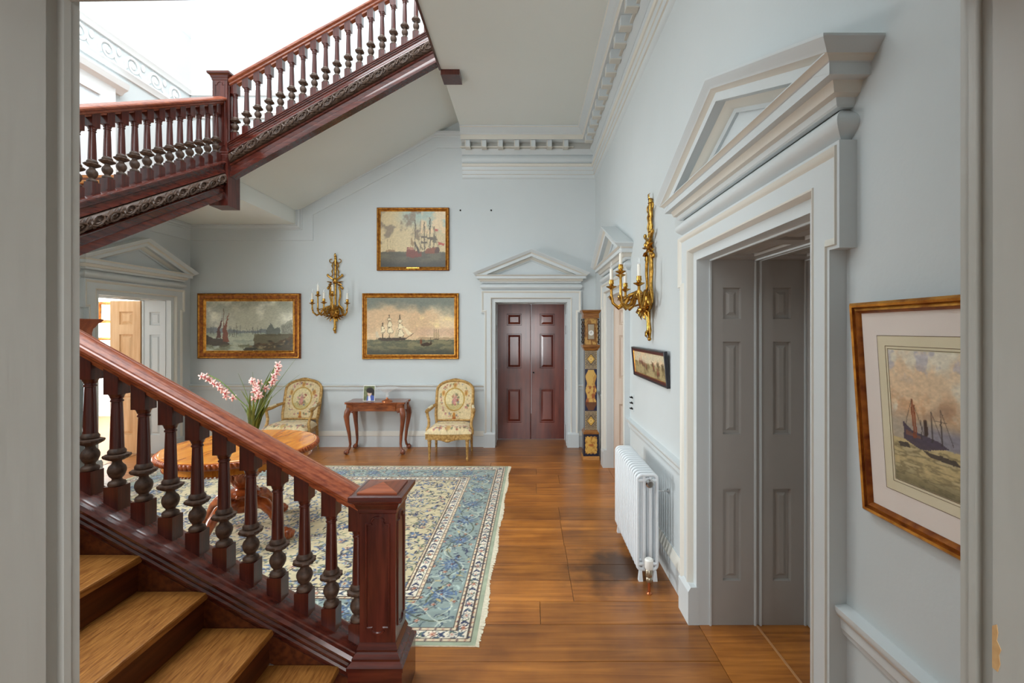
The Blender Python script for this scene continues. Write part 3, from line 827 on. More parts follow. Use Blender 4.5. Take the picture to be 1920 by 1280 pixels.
def carved_band(u0, u1, zf, v, r):
    """bulging band of acanthus scrolls running up the string"""
    mb = MB()
    n = 10
    prof = [(v-r*.75*math.sin(PI*k/n), -r*math.cos(PI*k/n)) for k in range(n+1)]
    vs_ = []; fs = []
    for u in (u0, u1):
        for vv, z in prof: vs_.append((u, vv, zf(u)+z))
    m = n+1
    for k in range(n): fs.append((k, k+1, m+k+1, m+k))
    mb.add(vs_, fs)
    def P(u, t, lift=.0):
        a = PI/2+t*1.15        # t -1..1 round the bulge
        return (u, v-(r*.75+lift)*math.sin(a), zf(u)-(r+lift)*math.cos(a))
    u = u0+.05; k = 0
    while u < u1-.12:
        s = 1 if k % 2 == 0 else -1
        sp = []; rd = []
        for i in range(16):
            t = i/15; a = t*3.3*PI
            rr = .062*(1-t)**.8+.006
            sp.append(P(u+.075+rr*1.05*math.cos(a+PI)*1.0, s*(.25*(1-t)+rr*13*math.sin(a+PI)*.8), .009)); rd.append(.0105*(1-.5*t))
        mb.tube(sp, rd, 5)
        for j in range(3):
            b0 = u+.02+.05*j
            mb.tube([P(b0, -s*.1, .004), P(b0+.025, -s*.55, .010), P(b0+.06, -s*.85, .006)], [.005, .009, .003], 5)
        mb.tube([P(u-.03, -s*.8, .002), P(u+.02, -s*.2, .007), P(u+.07, s*.55, .006), P(u+.11, s*.85, .003)], [.004, .011, .009, .003], 5)
        u += .135; k += 1
    return mb

def flight(label, loc, rz, u0, z0, n, uend, ustart=.06, band=True, first_bal=.115, rail_end=None, lower=0.0, soffit=None):
    E = empty('staircase', loc, rz)
    tag(E, label, 'staircase')
    nz = lambda u: z0+RISE+PIT*(u-u0)             # nosing line
    # treads and risers
    tr = MB().box(-.022, GO+.01, .055, SWD, -.034, 0)
    tr0 = tr.build('tread', M['oak'], E, (u0, 0, z0+RISE), smooth=0)
    md = tr0.modifiers.new('round', 'BEVEL'); md.width = .008; md.segments = 2
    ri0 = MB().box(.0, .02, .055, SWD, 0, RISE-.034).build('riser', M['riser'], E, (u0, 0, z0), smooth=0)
    for k in range(1, n-1):
        c = tr0.copy(); COL.objects.link(c); c.parent = E; c.location = (u0+GO*k, 0, z0+RISE*(k+1))
    for k in range(1, n):
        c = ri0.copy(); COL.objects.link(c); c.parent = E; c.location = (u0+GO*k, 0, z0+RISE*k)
    # closed string
    ua, ub = ustart, uend-.06
    T = .12
    sp = [(.052, T-.18), (.052, T-.137), (.058, T-.132), (.067, T-.124), (.069, T-.113), (.063, T-.104), (.056, T-.1), (.066, T-.095), (.079, T-.085), (.082, T-.072), (.075, T-.063), (.064, T-.06), (.076, T-.055), (.094, T-.043), (.099, T-.027), (.09, T-.012), (.074, T-.009), (.07, T-.004), (.055, T),
          (-.055, T), (-.068, T-.006), (-.078, T-.014), (-.078, T-.026), (-.069, T-.03), (-.069, T-.042), (-.061, T-.046), (-.061, T-.062), (-.054, T-.07), (-.056, T-.09), (-.066, T-.11), (-.07, T-.125), (-.05, T-.13), (-.05, T-.245), (-.064, T-.25), (-.07, T-.26), (-.064, T-.272), (-.052, T-.28), (-.052, T-.33), (-.064, T-.335), (-.068, T-.345), (-.068, T-.40), (.03, T-.40)]
    mb = MB()
    vs_ = []; m = len(sp)
    for u in (ua, ub):
        for v, z in sp: vs_.append((u, v, max(nz(u)+z, lower)))
    mb.add(vs_, [(k, (k+1) % m, m+(k+1) % m, m+k) for k in range(m)]+[tuple(reversed(range(m))), tuple(range(m, 2*m))])
    S = mb.build('string', M['mahx'], E, smooth=25)
    # inner face between the treads and the moulded capping
    vs_ = []
    for u in (ua, ub):
        for z in (T-.15, T-.62 if lower else T-.36): vs_ += [(u, .05, max(nz(u)+z, 0 if lower else -9)), (u, .056, max(nz(u)+z, 0 if lower else -9))]
    MB().add(vs_, [(0,1,5,4),(2,6,7,3),(1,3,7,5),(0,4,6,2),(0,2,3,1),(4,5,7,6)]).build('string_lining', M['riser'], S, smooth=0)
    if band:
        carved_band(ua+.02, ub-.02, lambda u: nz(u)+T-.188, -.05, .055).build('carved_band', M['carv'], S, smooth=60)
    # handrail
    B = .71
    hp = [(.026, 0), (.03, .014), (.046, .022), (.05, .036), (.058, .04), (.07, .05), (.074, .064), (.07, .076), (.062, .08), (.058, .076), (.054, .084), (.03, .09), (.026, .085), (.022, .092), (0, .096)]
    hp = hp+[(-v, z) for v, z in reversed(hp[:-1])]
    vs_ = []; m = len(hp)
    re = uend if rail_end is None else rail_end
    for u in (.0, re):
        for v, z in hp: vs_.append((u, v, nz(u)+B+z))
    MB().add(vs_, [(k, (k+1) % m, m+(k+1) % m, m+k) for k in range(m)]+[tuple(reversed(range(m))), tuple(range(m, 2*m))]).build('handrail', M['rail'], E, smooth=25)
    # balusters
    u = first_bal
    while u < uend-.09:
        b = link('baluster', BALM, E, (u, 0, nz(u)+T)); u += .1225
    if soffit:
        s0_, s1_ = soffit
        q = -.205
        vs_ = []
        for u in (s0_, s1_):
            for v in (-.02, 1.478):
                vs_ += [(u, v, nz(u)+q), (u, v, nz(u)+q+.02)]
        MB().add(vs_, [(0,2,6,4),(1,5,7,3),(0,4,5,1),(2,3,7,6),(0,1,3,2),(4,6,7,5)]).build('soffit', M['ceil'], E, smooth=0)
    return E, nz

# lower flight rises to the left in the foreground
F1, nz1 = flight('dark mahogany flight of stairs with oak treads rising left in the foreground', (-.661, 2.06, 0), PI, .197, 0, 10, 2.627, lower=0.0001)
newel(F1, (0, 0, 0), 0, .27, .926, 'floor')
# spandrel under the lower flight
poly = [(.1, 0), (2.57, 0), (2.57, nz1(2.57)-.25), (.35, max(.02, nz1(.35)-.25)), (.1, .02)]
MB().prism(poly, lambda s, t, b: (s, b, t), -.035, .0).build('spandrel', M['mah'], F1, smooth=0)

# middle flight rises away from the camera along the left wall
F2, nz2 = flight('middle flight of mahogany stairs with landings high on the left, rising away beside left wall', (-3.288, 2.06, 0), PI/2, -.02, 1.63, 10, 2.828, soffit=(.05, 2.79))
newel(F2, (0, 0, 0), 1.28, 1.62, 2.61, 'pend')
# quarter landings at its foot and head
MB().box(-1.478, 0, .09, 1.473, 1.49, 1.63).build('landing', M['oak'], F2, smooth=0)
mb = MB().box(2.768, 4.306, -.036, 1.482, 3.125, 3.14).box(2.828, 4.306, -.036, -.02, 3.14, 3.42)
mb.build('landing_soffit', M['ceil'], F2, smooth=0)
MB().box(2.628, 4.306, .1, 1.482, 3.20, 3.26).build('landing', M['oakframe'], F2, smooth=0)

# upper flight crosses the far wall and rises to the right
F3, nz3 = flight('upper flight of mahogany stairs crossing above the far wall pictures and rising right', (-3.288, 4.888, 0), 0, -.147, 3.26, 10, 2.46, soffit=(.04, 2.37))
newel(F3, (0, 0, 0), 2.97, 3.55, 4.395, 'pend')
newel(F3, (2.46, 0, 0), 4.36, 5.0, 5.99, 'pend')
# ------------------------------------------------------------------ painter: colours worked out in numpy and stored on grids of vertices
def vnoise(nx, ny, fx, fy, seed):
    r = np.random.RandomState(seed)
    gx, gy = int(fx)+3, int(fy)+3
    g = r.rand(gy, gx)
    x = np.linspace(0, fx, nx); y = np.linspace(0, fy, ny)
    xi = x.astype(int); yi = y.astype(int); xf = x-xi; yf = y-yi
    xf = xf*xf*(3-2*xf); yf = yf*yf*(3-2*yf)
    a = g[np.ix_(yi, xi)]; b = g[np.ix_(yi, xi+1)]; c = g[np.ix_(yi+1, xi)]; d = g[np.ix_(yi+1, xi+1)]
    xf = xf[None, :]; yf = yf[:, None]
    return (a*(1-xf)+b*xf)*(1-yf)+(c*(1-xf)+d*xf)*yf
def fbm(nx, ny, fx, fy, seed, octv=4):
    o = np.zeros((ny, nx)); am = 1.0; tot = 0
    for k in range(octv):
        o += am*vnoise(nx, ny, fx, fy, seed+k*17); tot += am; am *= .55; fx *= 2; fy *= 2
    return o/tot
def ss(a, b, x): 
    t = np.clip((x-a)/(b-a), 0, 1); return t*t*(3-2*t)
C255 = lambda *c: np.array(c, float)/255.0

class Paint:
    """u to the right 0..1, v up 0..1"""
    def __init__(self, nx, ny, base=(200, 200, 200)):
        self.nx, self.ny = nx, ny
        self.a = np.ones((ny, nx, 3))*C255(*base)
        self.u, self.v = np.meshgrid(np.linspace(0, 1, nx), np.linspace(0, 1, ny))
    def mix(self, mask, col, al=1.0):
        k = np.clip(mask, 0, 1)[..., None]*al
        self.a = self.a*(1-k)+(C255(*col) if not isinstance(col, np.ndarray) else col)*k
        return self
    def poly(self, pts, col, al=1.0):
        x, y = self.u, self.v
        ins = np.zeros(x.shape, bool); n = len(pts); j = n-1
        for i in range(n):
            xi, yi = pts[i]; xj, yj = pts[j]
            if yi != yj:
                ins ^= ((yi > y) != (yj > y)) & (x < (xj-xi)*(y-yi)/(yj-yi)+xi)
            j = i
        return self.mix(ins.astype(float), col, al)
    def line(self, p, q, w_, col, al=1.0, asp=1.0):
        px, py = p; dx, dy = q[0]-p[0], q[1]-p[1]
        L2 = (dx*asp)**2+dy*dy+1e-12
        t = np.clip(((self.u-px)*asp*dx*asp+(self.v-py)*dy)/L2, 0, 1)
        d = np.sqrt(((self.u-px-t*dx)*asp)**2+(self.v-py-t*dy)**2)
        return self.mix(1-ss(w_*.6, w_*1.3, d), col, al)
    def ell(self, c, rx, ry, col, al=1.0, soft=.3):
        d = np.sqrt(((self.u-c[0])/rx)**2+((self.v-c[1])/ry)**2)
        return self.mix(1-ss(1-soft, 1+soft, d), col, al)
    def warp(self, amt, f, seed):
        """brushy edges: look the colours up at slightly displaced places"""
        dx = (fbm(self.nx, self.ny, f*1.5, f, seed, 3)-.5)*2*amt*self.nx; dy = (fbm(self.nx, self.ny, f*1.5, f, seed+9, 3)-.5)*2*amt*self.nx
        j, i = np.mgrid[0:self.ny, 0:self.nx]
        self.a = self.a[np.clip((j+dy).round().astype(int), 0, self.ny-1), np.clip((i+dx).round().astype(int), 0, self.nx-1)]
        t = fbm(self.nx, self.ny, f*3, f*4, seed+31, 3)-.5
        self.a = np.clip(self.a*(1+.16*t[..., None]), 0, 1)
        return self
    def grain(self, amt, seed, fx=60, fy=60):
        self.a = np.clip(self.a*(1+amt*(fbm(self.nx, self.ny, fx, fy, seed, 2)[..., None]-.5)*2), 0, 1); return self

def set_col(me, rgb):
    n = len(me.vertices)
    at = me.color_attributes.new('Col', 'FLOAT_COLOR', 'POINT')
    c = np.ones((n, 4), np.float32)
    c[:, :3] = s2l(np.clip(rgb.reshape(-1, 3), 0, 1))
    at.data.foreach_set('color', c.ravel())

def grid_mesh(name, X, Y, Z, rgb, mat, flip=False):
    ny, nx = X.shape
    me = bpy.data.meshes.new(name)
    co = np.stack([X, Y, Z], -1).reshape(-1, 3).astype(np.float32)
    i = np.arange(nx*ny).reshape(ny, nx)
    q = np.stack([i[:-1, :-1], i[:-1, 1:], i[1:, 1:], i[1:, :-1]], -1).reshape(-1, 4)
    if flip: q = q[:, ::-1]
    nf = len(q)
    me.vertices.add(len(co)); me.vertices.foreach_set('co', co.ravel())
    me.loops.add(nf*4); me.loops.foreach_set('vertex_index', q.ravel().astype(np.int32))
    me.polygons.add(nf)
    me.polygons.foreach_set('loop_start', np.arange(0, nf*4, 4, dtype=np.int32))
    me.polygons.foreach_set('use_smooth', np.ones(nf, bool))
    me.update(calc_edges=True); me.validate()
    set_col(me, rgb)
    me.materials.append(mat)
    return me

def flat_print(name, P, w_, h_, mat, parent, loc, rot=None):
    """painted sheet facing -y, centred"""
    x = np.linspace(-w_/2, w_/2, P.nx); z = np.linspace(-h_/2, h_/2, P.ny)
    X, Z = np.meshgrid(x, z)
    return link(name, grid_mesh(name, X, np.zeros_like(X), Z, P.a, mat), parent, loc, rot)

def picture(name, label, loc, rz, w_, h_, prof, mats, mis, P, cw, ch, cmat, tilt=0.0, cy=None, group=None, cat='painting'):
    """framed picture; loc = wall point behind its centre; prof: (a inward, b out of the wall)"""
    E = empty(name, loc, rz); tag(E, label, cat, group)
    P.a = np.clip(P.a*1.1, 0, 1)
    fx = lambda s, t, b: (s, -b, t)
    if tilt:
        ca, sa = math.cos(tilt), math.sin(tilt)      # leans out at the top
        fx = lambda s, t, b: (s, -(b*ca+(t+h_/2)*sa), t*ca-b*sa)
    rect = [(-w_/2, -h_/2), (-w_/2, h_/2), (w_/2, h_/2), (w_/2, -h_/2)]
    MB().sweep(rect, prof, fx, closed=True, mi=mis).build('frame', mats, E, smooth=28)
    d = cy if cy is not None else .012
    rot = (-tilt, 0, 0) if tilt else None
    p0 = fx(0, 0, d)
    c = flat_print('canvas', P, cw, ch, cmat, E, p0, (tilt, 0, 0) if tilt else None)
    bk = MB(); vs_ = [fx(s*w_*.49, t*h_*.49, b) for b in (.001, .008) for s, t in ((-1, -1), (1, -1), (1, 1), (-1, 1))]
    bk.add(vs_, [(0,3,2,1),(4,5,6,7),(0,1,5,4),(1,2,6,5),(2,3,7,6),(3,0,4,7)]).build('backing', M['nail'], E, smooth=0)
    return E

# --- river scene with brown sails (left picture)
def paint_river():
    p = Paint(190, 112)
    n = fbm(190, 112, 4, 3, 5); n2 = fbm(190, 112, 9, 6, 9)
    sky = C255(172, 172, 152)[None, None]*(1-ss(.35, .65, n)[..., None])+C255(216, 214, 196)[None, None]*ss(.35, .65, n)[..., None]
    p.a = sky.copy()
    p.mix(ss(.7, 1.0, p.v)*ss(.3, .6, n2), (128, 128, 114), .7)
    p.mix(ss(.0, .25, .3-np.abs(p.u-.1))*ss(.3, .6, n2), (140, 142, 130), .5)
    p.mix(1-ss(.32, .44, p.v), (150, 164, 166), .6)
    p.mix((p.v < .37)*1.0, (150, 158, 140), .9)
    p.mix((p.v < .37)*ss(.35, .6, fbm(190, 112, 8, 20, 3)), (178, 184, 162), .8)
    for k, (x, h) in enumerate([(.03, .1), (.09, .12), (.16, .09), (.3, .07), (.36, .05), (.42, .04), (.5, .03), (.56, .05), (.6, .04), (.66, .08)]):
        p.poly([(x-.05, .36), (x-.04, .36+h), (x+.04, .36+h*.9), (x+.05, .36)], (104, 112, 116), .75)
    p.poly([(.68, .3), (.70, .44), (.75, .55), (.79, .45), (.85, .47), (.86, .3)], (92, 96, 90), .85)
    p.poly([(.86, .3), (.86, .5), (.97, .62), (1, .63), (1, .3)], (140, 140, 124), .85)
    for k in range(7): p.line((.88+.017*k, .33), (.88+.017*k, .5+.012*k), .003, (84, 84, 76), .7)
    p.mix((p.v < .34)*(p.u > .55)*ss(.40, .55, p.u*.55+.32-p.v*.6+.1*n2), (86, 78, 56), .85)
    p.poly([(.66, .04), (.66, .13), (.82, .17), (1, .32), (1, 0), (.7, 0)], (72, 62, 44), .8)
    rg = random.Random(8)
    for k in range(46):
        x = rg.uniform(.5, 1.0); z = rg.uniform(.05, .30)*(x-.35)/.65+.03
        p.ell((x, z), rg.uniform(.01, .03), rg.uniform(.008, .022), rg.choice([(50, 44, 34), (112, 92, 60), (84, 64, 44), (140, 124, 92), (60, 58, 50)]), .8, .5)
    for k in range(22):
        x = rg.uniform(.02, .68); p.line((x, .34), (x+rg.uniform(-.004, .004), .36+rg.uniform(.03, .16)), .003, (92, 92, 88), .6)
    p.poly([(.42, .02), (.46, .07), (.58, .07), (.6, .03), (.54, .0), (.44, .0)], (48, 46, 36), .9)
    p.poly([(.54, .12), (.68, .15), (.68, .11), (.57, .1)], (82, 66, 46), .85)
    p.poly([(0, .12), (0, .32), (.08, .25), (.2, .25), (.28, .13), (.2, .08)], (58, 46, 32), .9)
    p.mix((p.v < .12)*(p.u < .5)*ss(.4, .6, n2), (92, 92, 64), .7)
    p.line((.2, .25), (.2, .85), .004, (84, 62, 44), .8); p.line((.13, .25), (.185, .66), .004, (70, 48, 36), .9)
    p.poly([(.12, .26), (.13, .45), (.185, .66), (.16, .42), (.175, .25)], (84, 44, 30), .9)
    p.poly([(.19, .18), (.2, .62), (.215, .5), (.265, .80), (.235, .45), (.25, .3), (.27, .18)], (118, 62, 42), .92)
    for x in (.27, .3, .32, .35): p.line((x, .28), (x, .45+.1*math.sin(x*40)), .003, (78, 72, 64), .8)
    return p.warp(.012, 22, 4).grain(.05, 4)
# --- three-master under a warm sky (right picture)
def paint_frigate():
    p = Paint(170, 110)
    n = fbm(170, 110, 3.5, 3, 21); n2 = fbm(170, 110, 8, 6, 22)
    p.a = np.ones_like(p.a)*C255(196, 166, 130)
    p.mix(ss(.4, .65, n), (216, 194, 158), .8)
    p.mix(ss(.66, .92, p.v+.3*(n-.5)+.25*(n2-.5)), (108, 114, 104), .95)
    p.mix(ss(.5, .62, n2)*ss(.35, .45, p.v)*(1-ss(.62, .72, p.v))*ss(.35, .6, p.u), (222, 200, 150), .8)
    p.mix(ss(.3, .36, p.v)*(1-ss(.42, .5, p.v))*ss(.45, .7, p.u), (186, 152, 130), .6)
    p.poly([(.55, .26), (.6, .31), (.75, .31), (1, .30), (1, .26)], (156, 134, 104), .8)
    sea = ss(.24, .27, .265-p.v+.24)
    p.mix((p.v < .265)*1.0, (118, 114, 86), .95)
    p.mix((p.v < .265)*ss(.4, .6, fbm(170, 110, 10, 24, 30)), (86, 88, 72), .8)
    p.mix(1-ss(.0, .16, p.v), (62, 62, 54), .85)
    sail, dk = (222, 208, 174), (78, 66, 52)
    p.poly([(.11, .275), (.16, .30), (.43, .30), (.46, .285), (.43, .25), (.18, .24)], (70, 62, 54), .95)
    for x, t in ((.18, .56), (.255, .70), (.375, .70)): p.line((x, .27), (x, t), .006, dk, .95)
    for x, z, w_, h_ in ((.25, .37, .055, .10), (.25, .48, .046, .11), (.37, .31, .058, .13), (.37, .45, .05, .10), (.37, .56, .034, .06), (.175, .38, .034, .12), (.25, .60, .03, .05)):
        p.poly([(x-.016, z), (x-.012, z+h_), (x+w_*.6, z+h_), (x+w_, z+.03), (x+w_*.8, z)], (120, 104, 82), .9)
        p.poly([(x-.010, z+.008), (x-.006, z+h_-.008), (x+w_*.52, z+h_-.008), (x+w_*.9, z+.034), (x+w_*.7, z+.008)], sail, .95)
    p.poly([(.40, .52), (.52, .37), (.47, .34)], sail, .85); p.poly([(.31, .31), (.345, .47), (.362, .3)], (190, 172, 136), .85); p.poly([(.10, .30), (.105, .44), (.15, .30)], (190, 180, 156), .7)
    p.line((.45, .29), (.53, .37), .005, dk, .9)
    for x in (.77, .795, .815): p.line((x, .28), (x, .44), .0035, (120, 100, 78), .9); p.poly([(x-.012, .3), (x-.008, .4), (x+.012, .38), (x+.012, .3)], (176, 152, 118), .7)
    p.poly([(.75, .27), (.82, .285), (.82, .265), (.76, .26)], (86, 72, 56), .9)
    p.poly([(.61, .17), (.63, .2), (.74, .21), (.745, .18), (.7, .15), (.64, .145)], (58, 44, 32), .95)
    p.poly([(.605, .19), (.612, .3), (.635, .24), (.63, .19)], (110, 64, 40), .9); p.poly([(.72, .2), (.728, .32), (.735, .25), (.733, .2)], (70, 50, 38), .9)
    return p.warp(.008, 24, 41).grain(.05, 41)
# --- men-of-war in a breeze (upper picture)
def paint_menofwar():
    p = Paint(140, 122)
    n = fbm(140, 122, 4, 4, 51); n2 = fbm(140, 122, 8, 7, 52)
    p.a = np.ones_like(p.a)*C255(188, 170, 130)
    p.mix(ss(.62, .95, p.v+.2*(p.u-.5))*ss(.3, .6, p.u+.3*n), (146, 166, 158), .9)
    p.mix(ss(.45, .62, n2+.3*(.5-np.abs(p.v-.72)*2)-.12)*(p.u < .62), (122, 108, 90), .9)
    p.mix(ss(.45, .6, n)*(p.u > .62)*(p.v > .6), (214, 184, 142), .8)
    p.mix((p.v < .28)*1.0, (74, 70, 56), .95)
    p.mix((p.v < .28)*ss(.45, .62, fbm(140, 122, 6, 14, 60)), (98, 92, 70), .7)
    p.mix(1-ss(.02, .16, p.v), (52, 48, 40), .85)
    dk = (58, 48, 36)
    p.poly([(.08, .28), (.1, .31), (.22, .31), (.23, .28)], (122, 90, 62), .7)
    for x in (.11, .15, .19): p.line((x, .3), (x, .5), .003, (130, 112, 86), .7)
    p.line((.53, .22), (.535, .84), .007, dk, .95)
    for x, t in ((.67, .8), (.76, .88), (.82, .72)): p.line((x, .28), (x, t), .007, dk, .95)
    p.poly([(.39, .22), (.41, .36), (.5, .36), (.52, .3), (.64, .28), (.62, .19), (.5, .17), (.4, .19)], (112, 54, 40), .95)
    p.poly([(.42, .32), (.43, .36), (.5, .36), (.5, .31)], (196, 150, 120), .6)
    for (x0, z0, x1, z1) in ((.67, .8, .6, .3), (.67, .8, .74, .34), (.76, .88, .68, .34), (.76, .88, .88, .36), (.53, .84, .46, .36), (.53, .84, .62, .3), (.82, .72, .9, .36)): p.line((x0, z0), (x1, z1), .0035, (96, 84, 66), .7)
    p.poly([(.53, .68), (.59, .56), (.6, .48), (.55, .5)], (120, 104, 78), .95)
    p.poly([(.46, .42), (.47, .53), (.52, .44), (.5, .36)], (140, 114, 78), .9)
    p.poly([(.53, .48), (.62, .26), (.58, .24), (.54, .36)], (70, 60, 44), .95)
    p.poly([(.58, .44), (.66, .32), (.64, .3)], (104, 92, 66), .9)
    p.poly([(.66, .27), (.72, .34), (.86, .36), (.9, .34), (.9, .27), (.82, .24), (.7, .24)], (120, 66, 40), .95)
    p.poly([(.82, .25), (.86, .36), (.9, .35), (.9, .26)], (76, 52, 38), .9)
    for x, z in ((.67, .52), (.67, .42), (.76, .5), (.82, .48)): p.poly([(x-.05, z), (x-.045, z+.035), (x+.045, z+.04), (x+.05, z+.005)], (88, 76, 58), .95)
    p.poly([(.80, .44), (.81, .57), (.86, .55), (.85, .44)], (92, 84, 62), .85)
    p.poly([(.83, .64), (.83, .685), (.89, .67), (.89, .635)], (164, 66, 50), .95)
    p.poly([(.88, .39), (.885, .45), (.98, .43), (.98, .39)], (164, 66, 50), .95)
    return p.warp(.012, 20, 71).grain(.05, 71)
# --- hazy river watercolour with a steamer
def paint_watercolour():
    nx, ny = 250, 190
    p = Paint(nx, ny)
    n = fbm(nx, ny, 6, 4, 81, 5); n2 = fbm(nx, ny, 14, 9, 82, 4)
    p.a = np.ones_like(p.a)*C255(206, 200, 182)
    p.mix(ss(.38, .62, n)*(1-ss(.2, .9, p.u)), (206, 176, 140), .8)
    p.mix(ss(.52, .66, n2)*ss(.72, .9, p.v), (160, 158, 172), .6)
    p.mix(ss(.38, .55, p.v)*(1-ss(.58, .78, p.v))*ss(.38, .6, n2), (186, 142, 104), .65)
    p.mix((1-ss(.44, .58, p.v))*ss(.28, .34, p.v), (146, 134, 118), .7)
    p.mix(ss(.3, .36, p.v)*(1-ss(.42, .5, p.v))*ss(.2, .45, p.u+.3*n), (112, 114, 138), .65)
    p.mix((p.v < .33)*1.0, (178, 160, 116), .95)
    w1 = fbm(nx, ny, 9, 34, 90, 4)
    p.mix((p.v < .30)*ss(.42, .56, w1), (124, 112, 82), .85)
    p.mix((p.v < .30)*ss(.56, .68, w1), (204, 188, 146), .6)
    p.mix(1-ss(0, .14, p.v), (96, 90, 66), .7)
    ink = (58, 50, 48)
    S = lambda *q: [(x*.56+.02, z) for x, z in q]
    p.poly(S((.10, .33), (.10, .46), (.2, .41), (.5, .375), (.60, .34), (.3, .28)), (70, 60, 74), .92)
    p.poly(S((.12, .37), (.12, .40), (.3, .38), (.3, .36)), (126, 84, 66), .7)
    for x, t, c, w_ in ((.22, .64, (128, 68, 42), .006), (.245, .60, (128, 68, 42), .005), (.43, .58, ink, .004), (.53, .60, ink, .004), (.31, .5, ink, .003)):
        q = S((x, .36), (x, t)); p.line(q[0], q[1], w_, c, .9)
    q = S((.36, .4), (.36, .5)); p.line(q[0], q[1], .011, (62, 46, 40), .95)
    for k in range(9): p.ell((.22+.02*k, .52+.012*k), .018+.004*k, .02+.004*k, (150, 124, 102), .35, .9)
    for a_, b_ in (((.47, .52), (.59, .52)), ((.43, .58), (.53, .38)), ((.53, .60), (.64, .37)), ((.22, .64), (.12, .44)), ((.245, .6), (.34, .39))):
        q = S(a_, b_); p.line(q[0], q[1], .0025, ink, .55)
    p.poly(S((.02, .30), (.14, .31), (.17, .275), (.05, .265)), ink, .85)
    p.poly(S((.3, .285), (.66, .27), (.72, .24), (.4, .245)), ink, .85); p.poly(S((.8, .26), (.97, .25), (.94, .215), (.84, .22)), ink, .8)
    p.poly(S((.90, .17), (1.05, .2), (1.02, .1), (.94, .11)), ink, .85)
    p.poly([(.68, .34), (.7, .40), (.84, .39), (.86, .34)], (88, 84, 92), .7); p.line((.76, .38), (.76, .56), .004, ink, .6); p.line((.82, .38), (.82, .52), .004, ink, .6)
    return p.warp(.005, 14, 95).grain(.05, 95)
# --- hunting scene in the small black frame
def paint_hunt():
    p = Paint(120, 34)
    n = fbm(120, 34, 6, 2, 101); n2 = fbm(120, 34, 14, 5, 102)
    p.a = np.ones_like(p.a)*C255(190, 180, 152)
    p.mix(ss(.4, .6, n)*(p.v > .55), (206, 176, 140), .7)
    p.mix(1-ss(.45, .6, p.v+.15*(n2-.5)), (150, 134, 94), .9)
    p.mix((p.v < .55)*ss(.45, .6, n2), (110, 96, 62), .8)
    p.mix(ss(.5, .6, n2)*(p.u > .6)*ss(.35, .5, p.v)*(1-ss(.6, .75, p.v)), (84, 70, 44), .8)
    for x, z in ((.2, .62), (.26, .66), (.3, .6), (.36, .55), (.42, .46), (.66, .5), (.76, .32), (.8, .36)):
        p.ell((x, z-.12), .025, .1, (92, 60, 44), .9); p.ell((x, z), .008, .14, (140, 66, 50), .9)
    return p.warp(.012, 16, 110).grain(.1, 110)
# ------------------------------------------------------------------ pictures
GF = [(0, 0), (0, .04), (.012, .05), (.022, .05), (.03, .04), (.07, .028), (.078, .034), (.088, .034), (.1, .018), (.11, .016)]
picture('oil_painting', 'wide oil painting of brown-sailed barges on a river in broad gilt frame, left of sconce', (-3.924, D, 1.703), 0, 1.44, .915, GF, [M['gilt_red'], M['gilt']], [0, 0, 1, 1, 0, 0, 1, 1, 1], paint_river(), 1.22, .70, M['canvas'], cy=.016)
GF2 = [(0, 0), (0, .03), (.01, .04), (.02, .036), (.028, .026), (.036, .034), (.046, .034), (.054, .022), (.064, .018)]
picture('oil_painting', 'oil painting of a three-masted ship under warm sky, above the games table', (-1.654, D, 1.70), 0, 1.358, .927, GF2, [M['gilt'], M['gilt_red']], [1, 0, 0, 1, 0, 0, 1, 0], paint_frigate(), 1.235, .80, M['canvas'], cy=.016)
fr3 = picture('oil_painting', 'squarish oil painting of warships with red flags, highest on the far wall', (-1.619, D, 2.925), 0, 1.017, .885, [(0, 0), (0, .03), (.012, .042), (.026, .034), (.034, .026), (.042, .022), (.052, .016)], [M['gilt'], M['gilt_red']], [1, 1, 0, 1, 0, 0], paint_menofwar(), .92, .79, M['canvas'], cy=.015)
# beaded ornament on the upper frame
mb = MB()
for s in (-1, 1):
    for k in range(46): mb.ell((-.49+.98*k/45, -.04, s*.427), (.0085, .008, .011), 6, 4)
    for k in range(40): mb.ell((s*.493, -.04, -.41+.82*k/39), (.011, .008, .0085), 6, 4)
mb.build('frame_ornament', M['gilt'], fr3)['kind'] = 'stuff'
MB().box(-.09, .09, -.034, -.02, -.412, -.398).build('name_plate', M['gold'], fr3, smooth=0)

picture('hunting_picture', 'long narrow hunting scene in black frame on right wall under gilt sconce', (XR, 3.495, 1.38), -PI/2, .95, .25, [(0, 0), (0, .022), (.006, .026), (.012, .022), (.014, .018), (.032, .016), (.036, .012)], [M['blackframe'], M['darkred'], M['gilt']], [0, 0, 0, 0, 1, 2], paint_hunt(), .885, .185, M['canvas'], tilt=.09, cy=.01)

wc = picture('watercolour_picture', 'framed watercolour of a hazy harbour with steamer, cut off at right edge', (XR, .93, 1.4375), -PI/2, .66, .575, [(0, 0), (0, .018), (.006, .024), (.012, .022), (.014, .016), (.022, .02), (.028, .014), (.03, .008)], [M['gilt_red'], M['gilt']], [0, 1, 1, 0, 1, 0, 0], paint_watercolour(), .43, .326, M['watercolour'], tilt=.066, cy=.011)
ti = .066
def wq(s0, s1, t0, t1, b):
    ca, sa = math.cos(ti), math.sin(ti)
    f = lambda s, t: (s, -(b*ca+(t+.2875)*sa), t*ca-b*sa)
    return [f(s0, t0), f(s1, t0), f(s1, t1), f(s0, t1)]
MB().add(wq(-.305, .305, -.262, .262, .0088), [(0, 1, 2, 3)]).build('mount', M['mount'], wc, smooth=0)
MB().add(wq(-.25, .25, -.198, .198, .0093), [(0, 1, 2, 3)]).build('wash_border', M['mount2'], wc, smooth=0)
mb = MB()
